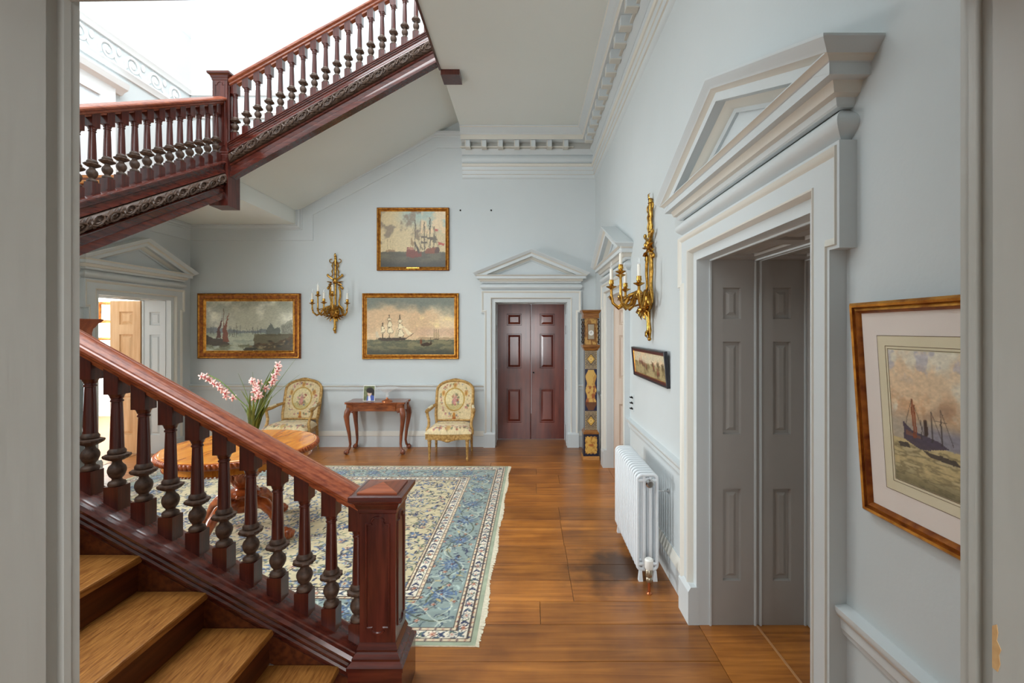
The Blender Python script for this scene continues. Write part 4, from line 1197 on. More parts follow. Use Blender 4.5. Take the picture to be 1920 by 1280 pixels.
for (a, b_) in ((.251, .199), (.226, .173), (.219, .166)):
    for x0, x1, z0, z1 in ((-a, a, b_-.0012, b_), (-a, a, -b_, -b_+.0012), (-a, -a+.0012, -b_, b_), (a-.0012, a, -b_, b_)):
        mb.add(wq(x0, x1, z0, z1, .0098), [(0, 1, 2, 3)])
mb.build('ruled_lines', M['ink'], wc, smooth=0)
for x in (-.62, -.185):   # two bare picture hooks
    mb = MB().lathe([(.012, 0), (.012, .004)], 8, M=Matrix.Rotation(PI/2, 3, 'X')).tube([(0, -.004, 0), (0, -.022, -.002), (0, -.024, .008)], .004, 6)
    tag(mb.build('picture_hook', M['nail'], None, (x-.335, D-.001, 3.335)), 'small iron hook in the far wall, %s of two beside the upper painting' % ('left' if x < -.5 else 'right'), 'hook', 'bare picture hooks')

# ------------------------------------------------------------------ gilt wall sconces (front looks along -y)
def spiral(c, r0, r1, a0, a1, n, pl='xz', y=-.03):
    out = []
    for k in range(n):
        t = k/(n-1); a = a0+(a1-a0)*t; r = r0+(r1-r0)*t
        out.append((c[0]+r*math.cos(a), y, c[1]+r*math.sin(a)))
    return out
def leafy(mb, p, d, L, w_):
    p = Vector(p); d = Vector(d).normalized()
    mb.tube([p, p+d*L*.35+Vector((0, -.012, 0)), p+d*L*.75+Vector((0, -.016, 0)), p+d*L], [w_*.4, w_, w_*.7, w_*.1], 6, flat=.45)
def make_sconce(label, loc, rz):
    E = empty('wall_sconce', loc, rz); tag(E, label, 'wall light', 'pair of gilt five-light wall sconces')
    mb = MB()                                    # stem from -.55 to +.55
    mb.tube([(0, -.02, -.30), (0, -.02, .53)], [.012, .017], 8)
    for z in (.53, .50, .40, .28): mb.lathe([(.012, -.008), (.022, 0), (.012, .008)], 8, (0, -.02, z))
    leafy(mb, (0, -.02, .52), (0, 0, 1), .06, .016)
    for s in (-1, 1):
        mb.tube(spiral((s*.055, .475), .042, .016, PI*(0 if s < 0 else 1), PI*(0 if s < 0 else 1)+s*5.2, 16, y=-.022), .006, 6)      # ribbon bow
        mb.tube([(s*.03, -.02, .44), (s*.045, -.026, .40), (s*.03, -.026, .36), (s*.048, -.024, .32), (s*.036, -.022, .28), (s*.052, -.022, .25)], [.008, .011, .007, .011, .007, .009], 6)
        mb.tube([(-s*.09, -.026, .13), (s*.10, -.034, .26)], [.010, .013], 7)       # crossed trophy
        mb.ell((s*.10, -.034, .265), (.018, .015, .022), 8, 5)
        leafy(mb, (s*.03, -.03, .16), (s, 0, .2), .09, .022); leafy(mb, (s*.03, -.03, .14), (s, 0, -.5), .08, .02)
        mb.tube([(s*.10, -.025, .09), (s*.075, -.03, .115), (s*.055, -.03, .09), (s*.07, -.03, .05), (s*.075, -.03, -.03), (s*.055, -.03, -.10), (s*.06, -.03, -.16), (s*.11, -.04, -.2), (s*.125, -.04, -.27)], [.01, .014, .013, .013, .013, .011, .013, .014, .008], 7)   # lyre
        mb.ell((s*.10, -.025, .085), (.02, .014, .02), 8, 5)
        for k in range(5): leafy(mb, (s*(.02+.012*k), -.05, -.30), (s*(.3+.3*k), -.2, -.8+.25*k), .10, .02)
    mb.ell((0, -.035, .185), (.04, .03, .042), 10, 6)                                # mask
    mb.ell((0, -.06, .18), (.014, .012, .018), 8, 5)
    mb.ell((0, -.05, -.25), (.075, .05, .085), 12, 7)                               # basket
    for k in range(9):
        a = 2*PI*k/9; leafy(mb, (.04*math.cos(a), -.085, -.25+.05*math.sin(a)), (math.cos(a), -.4, math.sin(a)), .06, .018)
    mb.tube([(0, -.04, -.32), (0, -.035, -.40), (0, -.03, -.47), (0, -.028, -.53)], [.022, .016, .02, .010], 8)
    mb.ell((0, -.028, -.535), (.018, .016, .016), 8, 5); leafy(mb, (0, -.04, -.46), (0, 0, -1), .07, .022)
    mb.build('back_plate', M['gold'], E, smooth=60)
    arms = [(-.262, -.13, -.135), (-.155, -.20, -.03), (-.03, -.31, -.135), (.062, -.25, -.03), (.225, -.14, -.135)]
    for ax, ay, az in arms:
        m2 = MB()
        d = Vector((ax, ay, 0)); L = d.length; d /= L
        P = lambda t, z: (d.x*L*t, -.04+d.y*L*t*.88, z)
        m2.tube([P(.12, -.24), P(.3, -.175), P(.5, -.20), P(.62, -.27), P(.8, -.30), P(.96, -.26), P(1.0, -.2+.0), P(1.0, az-.015)], [.014, .016, .013, .015, .014, .012, .011, .010], 7)
        leafy(m2, P(.55, -.2), (d.x, d.y, -.6), .09, .016); leafy(m2, P(.8, -.30), (-d.x, -d.y, .7), .06, .014); leafy(m2, P(.95, -.25), (d.x*.4, d.y*.4, 1), .06, .013)
        A = m2.build('arm', M['gold'], E, smooth=60)
        c = P(1.0, az)
        MB().lathe([(.010, -.02), (.018, -.012), (.038, -.002), (.041, .004), (.022, .006), (.014, .014), (.020, .026), (.017, .045), (.019, .052), (.012, .055)], 14, c).build('drip_pan', M['gold'], A, smooth=50)
        MB().lathe([(.0125, .05), (.0125, .135), (.008, .139)], 12, c).build('candle_tube', M['candle'], A)
        MB().lathe([(.005, .138), (.0105, .155), (.011, .165), (.006, .185), (.001, .198)], 10, c).build('bulb', M['glassclear'], A)
    return E
make_sconce('gilt candle sconce on far wall between the two lower paintings', (-2.712, D, 2.15), 0)
make_sconce('gilt candle sconce on right wall beside the near door pediment', (XR, 3.44, 2.115), -PI/2)

# ------------------------------------------------------------------ column radiator
R = empty('radiator', (.785, 2.95, 0)); tag(R, 'white cast column radiator standing along the right wall', 'radiator')
def section_mesh():
    mb = MB()
    z0, z1, hw = .075, .695, .0635
    pts = []
    rr = .028
    for (cx, cz, a0) in ((-hw+rr, z1-rr, PI), (hw-rr, z1-rr, PI/2), (hw-rr, z0+rr, 0), (-hw+rr, z0+rr, -PI/2)):
        for k in range(5):
            a = a0-PI/2*k/4; pts.append((cx+rr*math.cos(a), 0, cz+rr*math.sin(a)))
    pts.append(pts[0]); pts.append(pts[1])
    mb.tube(pts, .0125, 8)
    for x in (-.021, .021): mb.tube([(x, 0, z0+.01), (x, 0, z1-.01)], .0125, 8)
    mb.tube([(-hw, 0, z1-.035), (hw, 0, z1-.035)], .0125, 8); mb.tube([(-hw, 0, z0+.035), (hw, 0, z0+.035)], .0125, 8)
    return mb
s_ = section_mesh().build('section', M['rad'], R, (0, .018, 0), smooth=50)
for k in range(1, 15):
    c = s_.copy(); COL.objects.link(c); c.parent = R; c.location = (0, .018+.0505*k, 0)
for z in (.66, .11): MB().tube([(0, .01, z), (0, .735, z)], .02, 10).build('header_tube', M['rad'], R)
MB().lathe([(.028, 0), (.028, .012), (.020, .018), (.018, .026)], 16, (.012, .002, .645), M=Matrix.Rotation(PI/2, 3, 'X')).build('end_plug', M['chrome'], R)
vx, vy = -.028, -.13
v_ = MB().lathe([(.016, .075), (.020, .08), (.020, .10), (.016, .105), (.022, .115), (.022, .15), (.018, .155)], 12, (vx, vy, 0)).tube([(vx, vy, .11), (0.0, -.02, .11), (0.0, .01, .11)], .014, 10).build('valve', M['brassdull'], R)
MB().lathe([(.022, .155), (.027, .165), (.027, .212), (.02, .22)], 14, (vx, vy, 0)).build('valve_cap', M['plastic'], v_)
MB().tube([(vx, vy, 0), (vx, vy, .08)], .009, 10).build('pipe', M['copper'], R)
MB().lathe([(.018, 0), (.018, .004), (.01, .012)], 12, (vx, vy, 0)).build('pipe_collar', M['copper'], R)
for y in (.018, .018+.0505*14):
    for x in (-.045, .05): MB().add([(x-.014, y-.016, 0), (x+.014, y-.016, 0), (x+.014, y+.016, 0), (x-.014, y+.016, 0), (x-.008, y-.012, .07), (x+.008, y-.012, .07), (x+.008, y+.012, .07), (x-.008, y+.012, .07)], [(0,3,2,1),(4,5,6,7),(0,1,5,4),(1,2,6,5),(2,3,7,6),(3,0,4,7)]).build('foot', M['rad'], R, smooth=0)
MB().tube([(.06, .10, .56), (.168, .10, .56)], .006, 8).lathe([(.016, 0), (.016, .008)], 10, (.16, .10, .56), M=Matrix.Rotation(PI/2, 3, 'Y')).build('wall_bracket', M['chrome'], R)

# bank of toggle switches
S = empty('light_switch', (XR, 4.10, .985), -PI/2); tag(S, 'clear plate with six small dark toggle switches beside the right far door', 'switch')
MB().box(-.045, .045, -.006, 0, -.075, .075).build('plate', M['wall'], S, smooth=0)
for r in range(3):
    for c in (-1, 1):
        MB().lathe([(.010, 0), (.008, .008), (.004, .010), (.0045, .022), (.002, .024)], 8, (c*.018, -.005, .05-.05*r), M=Matrix.Rotation(PI/2, 3, 'X')).build('toggle', M['nail'], S)

# ------------------------------------------------------------------ longcase clock
K = empty('longcase_clock', (.80, 5.70, 0)); tag(K, 'tall narrow longcase clock with gold and navy marquetry beside far door', 'clock')
def marq(nx, ny, kind):
    p = Paint(nx, ny, (150, 128, 96))
    gx = np.abs(((p.u*6+p.v*6*ny/nx) % 1)-.5); gy = np.abs(((p.u*6-p.v*6*ny/nx) % 1)-.5)
    if kind == 'trunk':
        p.a = np.ones_like(p.a)*C255(170, 150, 118)
        p.mix((np.maximum(gx, gy) < .33)*1.0, (44, 40, 48)); p.mix((np.maximum(gx, gy) < .14)*1.0, (150, 130, 98))
        p.mix((np.abs(p.u-.5) > .45)*1.0, (196, 176, 132)); p.mix((np.abs(p.u-.5) > .475)*1.0, (26, 26, 40))
        for z in (.885, .115):
            dd = np.abs(p.u-.5)/.34+np.abs(p.v-z)/.062
            p.mix(1-ss(1.1, 1.15, dd), (30, 28, 40)); p.mix(1-ss(.95, 1.0, dd), (206, 164, 78)); p.ell((.5, z), .16, .022, (236, 206, 130), .9); p.ell((.5, z), .05, .008, (150, 100, 40), .9)
        b = (np.abs(p.v-.5) < .26)
        p.mix(b*1.0, (28, 34, 66))
        wv = .40+.06*np.cos((p.v-.5)*38)-.10*ss(.18, .26, np.abs(p.v-.5))
        inn = (np.abs(p.u-.5) < wv)*(np.abs(p.v-.5) < .25)
        n = fbm(nx, ny, 4, 14, 7); p.mix(inn*1.0, (214, 172, 92)); p.mix(inn*ss(.5, .62, n)*(p.v < .55), (150, 78, 42), .9); p.mix(inn*(np.abs(p.v-.30) < .05), (92, 52, 36), .85)
        p.mix(inn*ss(.55, .68, n)*(p.v > .55), (184, 134, 66), .9)
    elif kind == 'base':
        p.a = np.ones_like(p.a)*C255(26, 32, 56)
        wv = .40+.02*np.cos((p.v-.5)*30); inn = (np.abs(p.u-.5) < wv)*(np.abs(p.v-.5) < .40+.02*np.cos((p.u-.5)*26))
        n = fbm(nx, ny, 6, 8, 17); p.mix(inn*1.0, (216, 172, 88)); p.mix(inn*ss(.55, .65, n), (176, 124, 56), .9); p.ell((.5, .5), .18, .05, (164, 84, 44), .8)
    else:
        n = fbm(nx, ny, 7, 5, 27); p.a = np.ones_like(p.a)*C255(150, 102, 48); p.mix(ss(.48, .58, n), (206, 162, 88), .9)
    return p
fz = -.0005
MB().box(-.105, .105, 0, .19, 0, .05).build('plinth', M['clockplinth'], K, smooth=0)
B_ = MB().box(-.098, .098, .006, .185, .05, .33).build('base', M['clockblue'], K, smooth=0)
flat_print('marquetry', marq(40, 56, 'base'), .186, .27, M['marq'], B_, (0, .0055, .19))
MB().stack((0, .095), [(.1, .33), (.1, .345), (.085, .36), (.08, .38)]).build('base_moulding', M['clockwood'], K, smooth=0)
T_ = MB().box(-.076, .076, .025, .175, .36, 1.40).build('trunk', M['clockblue'], K, smooth=0)
flat_print('marquetry', marq(40, 220, 'trunk'), .15, 1.02, M['marq'], T_, (0, .0245, .885))
MB().stack((0, .095), [(.08, 1.385), (.086, 1.395), (.092, 1.41), (.104, 1.425), (.108, 1.44), (.108, 1.455), (.1, 1.46)]).build('hood_moulding', M['clockwood'], K, smooth=0)
Hd = MB().box(-.085, .085, .02, .185, 1.46, 1.80).build('hood', M['clockwood'], K, smooth=0)
flat_print('marquetry', marq(40, 70, 'hood'), .165, .335, M['marq'], Hd, (0, .0195, 1.63))
MB().sweep([(-.05, 1.52), (-.05, 1.73), (.05, 1.73), (.05, 1.52)], [(0, 0), (0, .012), (.008, .012), (.012, 0)], lambda s, t, b: (s, .019-b, t), closed=True).build('glazed_door', M['clockwood'], Hd, smooth=0)
dl = MB().box(-.038, .038, .013, .0185, 1.532, 1.718).build('dial', M['brassdull'], Hd, smooth=0)
MB().lathe([(.033, 0), (.033, .002), (.024, .003), (.024, .001), (.002, .001)], 24, (0, .012, 1.61), M=Matrix.Rotation(PI/2, 3, 'X')).build('chapter_ring', M['plastic'], dl)
MB().box(-.0015, .0015, .007, .0085, 1.605, 1.632).box(-.02, .002, .007, .0085, 1.608, 1.611).build('hands', M['nail'], dl, smooth=0)
for x in (-.094, .094):
    for y in (.012, .185):
        mb = MB(); pts = []
        mb.tube([(x+.003*math.cos(k*.9), y+.003*math.sin(k*.9), 1.47+.32*k/40) for k in range(41)], [.0085+.002*math.cos(k*1.8) for k in range(41)], 7)
        mb.build('twist_column', M['ebony'], Hd)
MB().stack((0, .095), [(.1, 1.795), (.1, 1.81), (.098, 1.815), (.098, 1.855), (.105, 1.862), (.115, 1.88), (.12, 1.885), (.12, 1.90)]).build('hood_cornice', M['clockwood'], K, smooth=0)
# ------------------------------------------------------------------ tapestry armchairs
def flowers(p, pts, rng, r=.022, asp=1.0):
    for (x, y) in pts:
        c = rng.choice([(168, 96, 96), (190, 132, 128), (124, 116, 130), (150, 84, 66), (140, 132, 96), (176, 120, 90), (108, 112, 84)])
        p.ell((x, y), r*rng.uniform(.5, 1.1), r*asp*rng.uniform(.5, 1.1), c, .85, .5)
def paint_chair(kind, seed):
    rng = random.Random(seed)
    nx, ny = (90, 96) if kind == 'back' else (90, 70)
    p = Paint(nx, ny, (212, 192, 150))
    if kind == 'back':
        d = np.sqrt(((p.u-.5)/.29)**2+((p.v-.53)/.29)**2)
        for _ in range(60):
            a = rng.uniform(0, 2*PI); rr = rng.uniform(.36, .44)
            x, y = .5+rr*math.cos(a), .52+rr*1.02*math.sin(a)
            flowers(p, [(x, y)], rng, .026)
        for x, y in ((.17, .68), (.83, .68), (.5, .88)): p.ell((x, y), .05, .07, (196, 148, 72), .85, .5); p.ell((x, y), .025, .04, (170, 110, 60), .8, .4)
        p.mix(1-ss(1.0, 1.06, d), (178, 142, 72)); p.mix(1-ss(.88, .93, d), (214, 198, 152))
        p.mix((d < .88)*(p.v < .42), (176, 160, 104), .7)
        for _ in range(26): flowers(p, [(.5+rng.uniform(-.12, .12), .53+rng.uniform(-.17, .12))], rng, .03)
        p.ell((.5, .5), .05, .1, (196, 132, 126), .85, .5); p.ell((.5, .63), .03, .04, (206, 170, 140), .8, .4)
        p.ell((.5, .13), .035, .07, (190, 126, 50), .95, .3); p.ell((.5, .05), .05, .04, (170, 96, 44), .9, .4)
    else:
        d = np.sqrt(((p.u-.5)/.34)**2+((p.v-.6)/.2)**2)
        p.mix(ss(.86, .9, d)*(1-ss(1.0, 1.05, d)), (170, 136, 74), .8); p.mix(1-ss(.8, .88, d), (206, 188, 138), .7)
        for _ in range(14): flowers(p, [(.5+rng.uniform(-.2, .2), .6+rng.uniform(-.08, .08))], rng, .035)
        for _ in range(70): flowers(p, [(rng.uniform(.03, .97), rng.uniform(.05, .26))], rng, .026, 1.3)
        p.ell((.5, .14), .05, .1, (184, 148, 80), .8, .4)
    return p.grain(.12, seed, 50, 50)

def make_armchair(label, loc, seed):
    E = empty('armchair', loc); tag(E, label, 'armchair', 'pair of gilt tapestry armchairs')
    G = M['giltchair']
    # seat rail
    fw, bw, yf, yb = .285, .235, -.255, .205
    out = []
    for k in range(13): out.append((-fw+2*fw*k/12, yf-.03*math.sin(PI*k/12)))
    out += [(bw, yb), (-bw, yb)]
    MB().prism(out, lambda s, t, b: (s, t, b), .272, .345).build('seat_rail', G, E, smooth=0)
    mb = MB()
    for k in range(-6, 7): mb.ell((k*.02, yf-.034, .275-.012*math.cos(k*.5)), (.014, .012, .018), 6, 4)
    mb.ell((0, yf-.036, .262), (.04, .014, .02), 8, 5)
    mb.build('apron_carving', G, E)
    # seat cushion
    P = paint_chair('seat', seed)
    s, t = np.meshgrid(np.linspace(-1, 1, P.nx), np.linspace(-1, 1, P.ny))
    hw = fw+.012+(bw-fw)*(t+1)/2
    edge = (1-np.abs(s)**5)*(1-np.abs(t)**5)
    X = s*hw; Y = yf+(yb-yf)*(t+1)/2-.035*(1-s*s)*(1-t)/2; Z = .342+.092*edge**.55
    link('seat_cushion', grid_mesh('seat_cushion', X, Y, Z, P.a, M['tapestry']), E)
    # legs
    def leg(x, y):
        rows = [(.024, .275), (.027, .262), (.027, .25), (.019, .243), (.024, .235), (.021, .20), (.0135, .05), (.013, .04), (.017, .034), (.016, .02), (.011, .0)]
        return MB().lathe(list(reversed(rows)), 12, (x, y, 0)).build('leg', G, E, smooth=40)
    leg(-.2385, -.225); leg(.2385, -.225)
    for sx in (-1, 1):
        MB().tube([(sx*.243, .225, 0), (sx*.24, .205, .12), (sx*.238, .195, .28)], [.012, .017, .021], 8).build('leg', G, E)
    # back: frame, painted cushion, crest
    def ypos(z): return .20+.155*(z-.40)/.55
    oh, zb, zs, zt = .247, .425, .80, .945
    outl = [(-oh*.96, zb)]+[(-oh, z) for z in (.5, .6, .7, zs)]
    for k in range(1, 12):
        a = PI-PI*k/12; outl.append((oh*math.cos(a)*(1.0), zs+(zt-zs)*math.sin(a)**.85))
    outl += [(oh, z) for z in (zs, .7, .6, .5)]+[(oh*.96, zb)]
    pts = [(x, ypos(z), z) for x, z in outl]
    mb = MB().tube(pts, .022, 8).tube([(-oh*.96, ypos(zb), zb), (oh*.96, ypos(zb), zb)], .016, 8)
    for sx in (-1, 1): mb.tube([(sx*.238, .195, .28), (sx*oh*.96, ypos(zb), zb)], .018, 8)
    mb.build('back_frame', G, E)
    P = paint_chair('back', seed+3)
    t = np.linspace(0, 1, P.ny); z = zb+.012+(zt-zb-.03)*t
    wz = np.where(z <= zs, oh-.012, (oh-.012)*np.sqrt(np.clip(1-(np.clip(z-zs, 0, None)/(zt-zs-.01))**2.2, .0, 1)))
    s2, Zg = np.meshgrid(np.linspace(-1, 1, P.nx), z)
    X = s2*wz[:, None]
    # colours follow true position, not the stretched grid
    ui = np.clip(((X/(2*(oh-.012))+.5)*(P.nx-1)).round().astype(int), 0, P.nx-1)
    vi = np.clip(((Zg-zb)/(zt-zb)*(P.ny-1)).round().astype(int), 0, P.ny-1)
    Y = ypos(Zg)-.008-.026*(1-(s2**2))*np.clip(np.sin(PI*t), 0, 1)[:, None]**.5
    link('back_cushion', grid_mesh('back_cushion', X, Y, Zg, P.a[vi, ui], M['tapestry']), E)
    mb = MB()
    for k in range(-4, 5): mb.ell((k*.017, ypos(.955)-.012, .952+.012*math.cos(k*.4)), (.012, .012, .015), 6, 4)
    mb.build('crest', G, E)
    # arms
    for sx in (-1, 1):
        A = MB().tube([(sx*oh, ypos(.63), .635), (sx*.268, .12, .625), (sx*.29, .0, .605), (sx*.302, -.07, .60), (sx*.303, -.10, .59), (sx*.300, -.09, .575)], [.018, .023, .025, .024, .022, .012], 8).build('armrest', G, E)
        MB().tube([(sx*.302, -.075, .59), (sx*.296, -.07, .54), (sx*.276, -.085, .48), (sx*.272, -.11, .42), (sx*.288, -.13, .36), (sx*.286, -.13, .31)], [.019, .018, .018, .019, .022, .022], 8).build('arm_support', G, A)
        MB().tube([(sx*.272, .09, .636), (sx*.292, -.02, .622)], [.017, .017], 8).build('arm_pad', M['mount2'], A)
    return E
make_armchair('gilt armchair with tapestry seat standing right of the games table beside far door', (-1.005, 5.91, 0), 31)
make_armchair('gilt tapestry armchair left of the games table, half hidden behind round table', (-3.14, 6.0, 0), 77)

# ------------------------------------------------------------------ walnut games table with cabriole legs
G_ = empty('games_table', (-2.03, 6.12, 0)); tag(G_, 'small walnut games table with cabriole legs against the far wall', 'table')
def top_outline(a, b, c):
    o = []
    for sx, sy in ((-1, -1), (1, -1), (1, 1), (-1, 1)):
        pts = [(a-c*1.5, b), (a-c*1.4, b+.012), (a-.02, b+.012), (a+.004, b), (a+.012, b-.02), (a+.012, b-c), (a, b-c*1.15)]
        if sx*sy > 0: pts = [(sx*x, sy*y) for x, y in pts]
        else: pts = [(sx*x, sy*y) for x, y in reversed(pts)]
        o += pts
    return o
def order(pts):
    return sorted(pts, key=lambda p: math.atan2(p[1]/.18, p[0]/.4))
MB().prism(order(top_outline(.39, .165, .07)), pf, .665, .69).build('table_top', M['walnut'], G_, smooth=0)
MB().prism(order(top_outline(.375, .15, .07)), pf, .572, .665).build('apron', M['walnut'], G_, smooth=0)
for sx in (-1, 1):
    for sy in (-1, 1):
        L = MB().tube([(sx*.345, sy*.125, .62), (sx*.365, sy*.14, .56), (sx*.375, sy*.15, .50), (sx*.365, sy*.143, .40), (sx*.345, sy*.13, .26), (sx*.335, sy*.122, .13), (sx*.345, sy*.13, .07), (sx*.37, sy*.15, .04)], [.034, .04, .036, .028, .021, .016, .016, .018], 10).build('leg', M['walnutleg'], G_, smooth=60)
        mb = MB().ell((sx*.372, sy*.155, .03), (.032, .032, .03), 12, 8)
        for k in range(4):
            a = k*PI/2+PI/4
            mb.tube([(sx*.365+.012*math.cos(a), sy*.15+.012*math.sin(a), .062), (sx*.372+.031*math.cos(a), sy*.155+.031*math.sin(a), .038), (sx*.372+.03*math.cos(a), sy*.155+.03*math.sin(a), .012)], [.010, .008, .005], 6)
        mb.build('claw_and_ball_foot', M['walnutleg'], L, smooth=60)
        MB().tube([(sx*.345, sy*.13, .585), (sx*.30, sy*.14, .555), (sx*.285, sy*.142, .57)], [.02, .014, .006], 8).build('knee_bracket', M['walnutleg'], L)

# photograph in a clear frame
F_ = empty('photo_frame', (-2.135, 6.05, .69)); tag(F_, 'small upright photograph of a dark-haired person on the games table', 'photograph')
p = Paint(44, 58, (96, 104, 70))
p.mix(ss(.45, .6, fbm(44, 58, 6, 8, 5)), (134, 136, 96), .7)
p.poly([(.28, 0), (.34, .3), (.5, .36), (.8, .42), (1, .3), (1, 0)], (70, 92, 168)); p.poly([(.42, .0), (.44, .32), (.62, .34), (.7, .0)], (222, 226, 236))
p.ell((.55, .5), .2, .2, (222, 190, 172), 1, .15); p.ell((.58, .7), .34, .19, (34, 28, 28), 1, .2); p.ell((.88, .55), .13, .2, (34, 28, 28), 1, .3)
th = .14
flat_print('print', p, .142, .195, M['print'], F_, (0, .0+.0035, .107), (-th, 0, 0))
ca, sa = math.cos(th), math.sin(th)
def lean(x0, x1, y0, y1, z0, z1):
    vs_ = []
    for z in (z0, z1):
        for x, y in ((x0, y0), (x1, y0), (x1, y1), (x0, y1)): vs_.append((x, y*ca+z*sa, z*ca-y*sa))
    return vs_
BF = [(0,3,2,1),(4,5,6,7),(0,1,5,4),(1,2,6,5),(2,3,7,6),(3,0,4,7)]
MB().add(lean(-.078, .078, -.008, -.002, .004, .212), BF).build('back_panel', M['plastic'], F_, (0, .0, 0), smooth=0).location = (0, .0, 0)
MB().add([(-.02, .03, .15), (.02, .03, .15), (.03, .09, .0), (-.03, .09, .0), (-.02, .034, .15), (.02, .034, .15), (.03, .094, 0), (-.03, .094, 0)], BF).build('strut', M['plastic'], F_, smooth=0)

# glass tazza with a gilt foot
Z_ = empty('glass_tazza', (-1.895, 6.06, .69)); tag(Z_, 'shallow clear glass dish on a copper foot on the games table', 'dish')
MB().lathe([(.07, 0), (.07, .008), (.06, .014), (.035, .02), (.03, .026), (.014, .032), (.012, .05)], 20).build('foot', M['copper'], Z_, smooth=40)
MB().lathe([(.012, .048), (.016, .06), (.022, .075), (.022, .09), (.012, .105), (.02, .112), (.06, .13), (.115, .16), (.15, .178), (.152, .182), (.148, .182), (.112, .166), (.058, .137), (.015, .118)], 28, caps=False).build('bowl', M['glassclear'], Z_, smooth=50)

# ------------------------------------------------------------------ round pedestal table with gadrooned edge
TB = empty('round_table', (-2.30, 3.63, .0085)); tag(TB, 'round satinwood pedestal table with carved rope edge standing on the rug', 'table')
RT = .57
MB().lathe([(.0, .722), (RT-.045, .722), (RT-.04, .719), (RT-.03, .719), (RT-.028, .70), (0.0, .70)], 64, caps=False).build('table_top', M['satin'], TB, smooth=30)
mb = MB().lathe([(RT-.06, .668), (RT-.03, .668), (RT-.02, .69), (RT-.022, .712), (RT-.034, .7185), (RT-.06, .7185)], 64, caps=False)
for k in range(110):
    a = 2*PI*k/110
    Mx = Matrix.Rotation(a, 3, 'Z') @ Matrix.Rotation(.5, 3, 'X')
    mb.ell(((RT-.022)*math.cos(a), (RT-.022)*math.sin(a), .694), (.017, .0105, .026), 7, 5, M=Mx)
g = mb.build('gadrooned_edge', M['tablewood'], TB, smooth=50); g['kind'] = 'stuff'
MB().lathe([(RT-.10, .70), (RT-.065, .672), (RT-.062, .618), (RT-.07, .612), (RT-.085, .612), (RT-.09, .70)], 64, caps=False).build('apron', M['satin'], TB, smooth=30)
mb = MB()
for k in range(120):
    a = 2*PI*k/120; mb.ell(((RT-.066)*math.cos(a), (RT-.066)*math.sin(a), .611), (.009, .011, .008), 6, 4)
mb.build('bead_edge', M['tablewood'], TB)['kind'] = 'stuff'
pd = MB().lathe([(.16, .70), (.15, .675), (.07, .66), (.05, .63), (.055, .60), (.085, .56), (.105, .51), (.10, .45), (.07, .40), (.05, .375), (.055, .365), (.10, .355), (.125, .34), (.125, .325), (.08, .31), (.07, .28), (.10, .25), (.09, .20), (.05, .18)], 28, caps=False).build('pedestal', M['tablewood'], TB, smooth=50)
mb = MB()
for k in range(10):
    a = 2*PI*k/10; c_, s_2 = math.cos(a), math.sin(a)
    mb.tube([(.06*c_, .06*s_2, .40), (.108*c_, .108*s_2, .47), (.112*c_, .112*s_2, .53), (.09*c_, .09*s_2, .585), (.105*c_, .105*s_2, .60)], [.012, .026, .028, .018, .008], 6, flat=.5)
    mb.ell((.127*c_, .127*s_2, .333), (.018, .018, .016), 6, 4)
mb.build('leaf_carving', M['tablewood'], pd, smooth=60)
for k in range(4):
    a = -.22+k*PI/2; c_, s_2 = math.cos(a), math.sin(a)
    Q = lambda r, z, o=0: (r*c_-o*s_2, r*s_2+o*c_, z)
    L = MB().tube([Q(.05, .25), Q(.13, .27), Q(.21, .26), Q(.28, .20), Q(.33, .12), Q(.37, .07), Q(.40, .055)], [.05, .05, .046, .036, .028, .026, .03], 10).build('leg', M['tablewood'], TB, smooth=60)
    mb = MB()
    for j in range(5):
        for o in (-.018, 0, .018): mb.ell(Q(.10+.04*j, .30-.012*j*j*.5, o), (.016, .016, .014), 6, 4)
    mb.build('knee_carving', M['tablewood'], L)
    mb = MB().ell(Q(.425, .045), (.045, .045, .045), 12, 8)
    for j in range(5):
        b2 = a+(j-2)*.55
        mb.tube([Q(.40, .085), (Q(.425, 0)[0]+.045*math.cos(b2), Q(.425, 0)[1]+.045*math.sin(b2), .05), (Q(.425, 0)[0]+.036*math.cos(b2), Q(.425, 0)[1]+.036*math.sin(b2), .018)], [.014, .011, .006], 6)
    mb.build('claw_and_ball_foot', M['tablewood'], L, smooth=60)

# ------------------------------------------------------------------ potted orchid on the round table
O = empty('potted_orchid', (-2.30, 3.76, .7305)); tag(O, 'pink orchid with long green leaves in a pot on the round table', 'plant')
MB().lathe([(.05, 0), (.062, .01), (.07, .04), (.068, .07), (.06, .075), (.055, .07), (.055, .06), (.0, .06)], 20).build('pot', M['pot'], O, smooth=50)
ro = random.Random(5)
def blade(x, z, bend, w_=.013, mat='leaf', y=0.0, base=0.0):
    n = 12; vs_ = []; fs = []
    for k in range(n+1):
        t = k/n
        cx = base+(x-base)*t**1.25+bend*math.sin(PI*t)*.5; cz = .06+(z-.06)*(t if z > .2 else math.sin(t*1.9)); cy = y*t
        ww = w_*1.25*(1-t**2.5)+.0008
        vs_ += [(cx-ww, cy, cz), (cx, cy-.004*(1-t), cz+.001), (cx+ww, cy, cz), (cx, cy+.003*(1-t), cz)]
    for k in range(n):
        for j in range(4): fs.append((4*k+j, 4*k+(j+1) % 4, 4*k+4+(j+1) % 4, 4*k+4+j))
    MB().add(vs_, fs).build('leaf', M[mat], O, smooth=60)
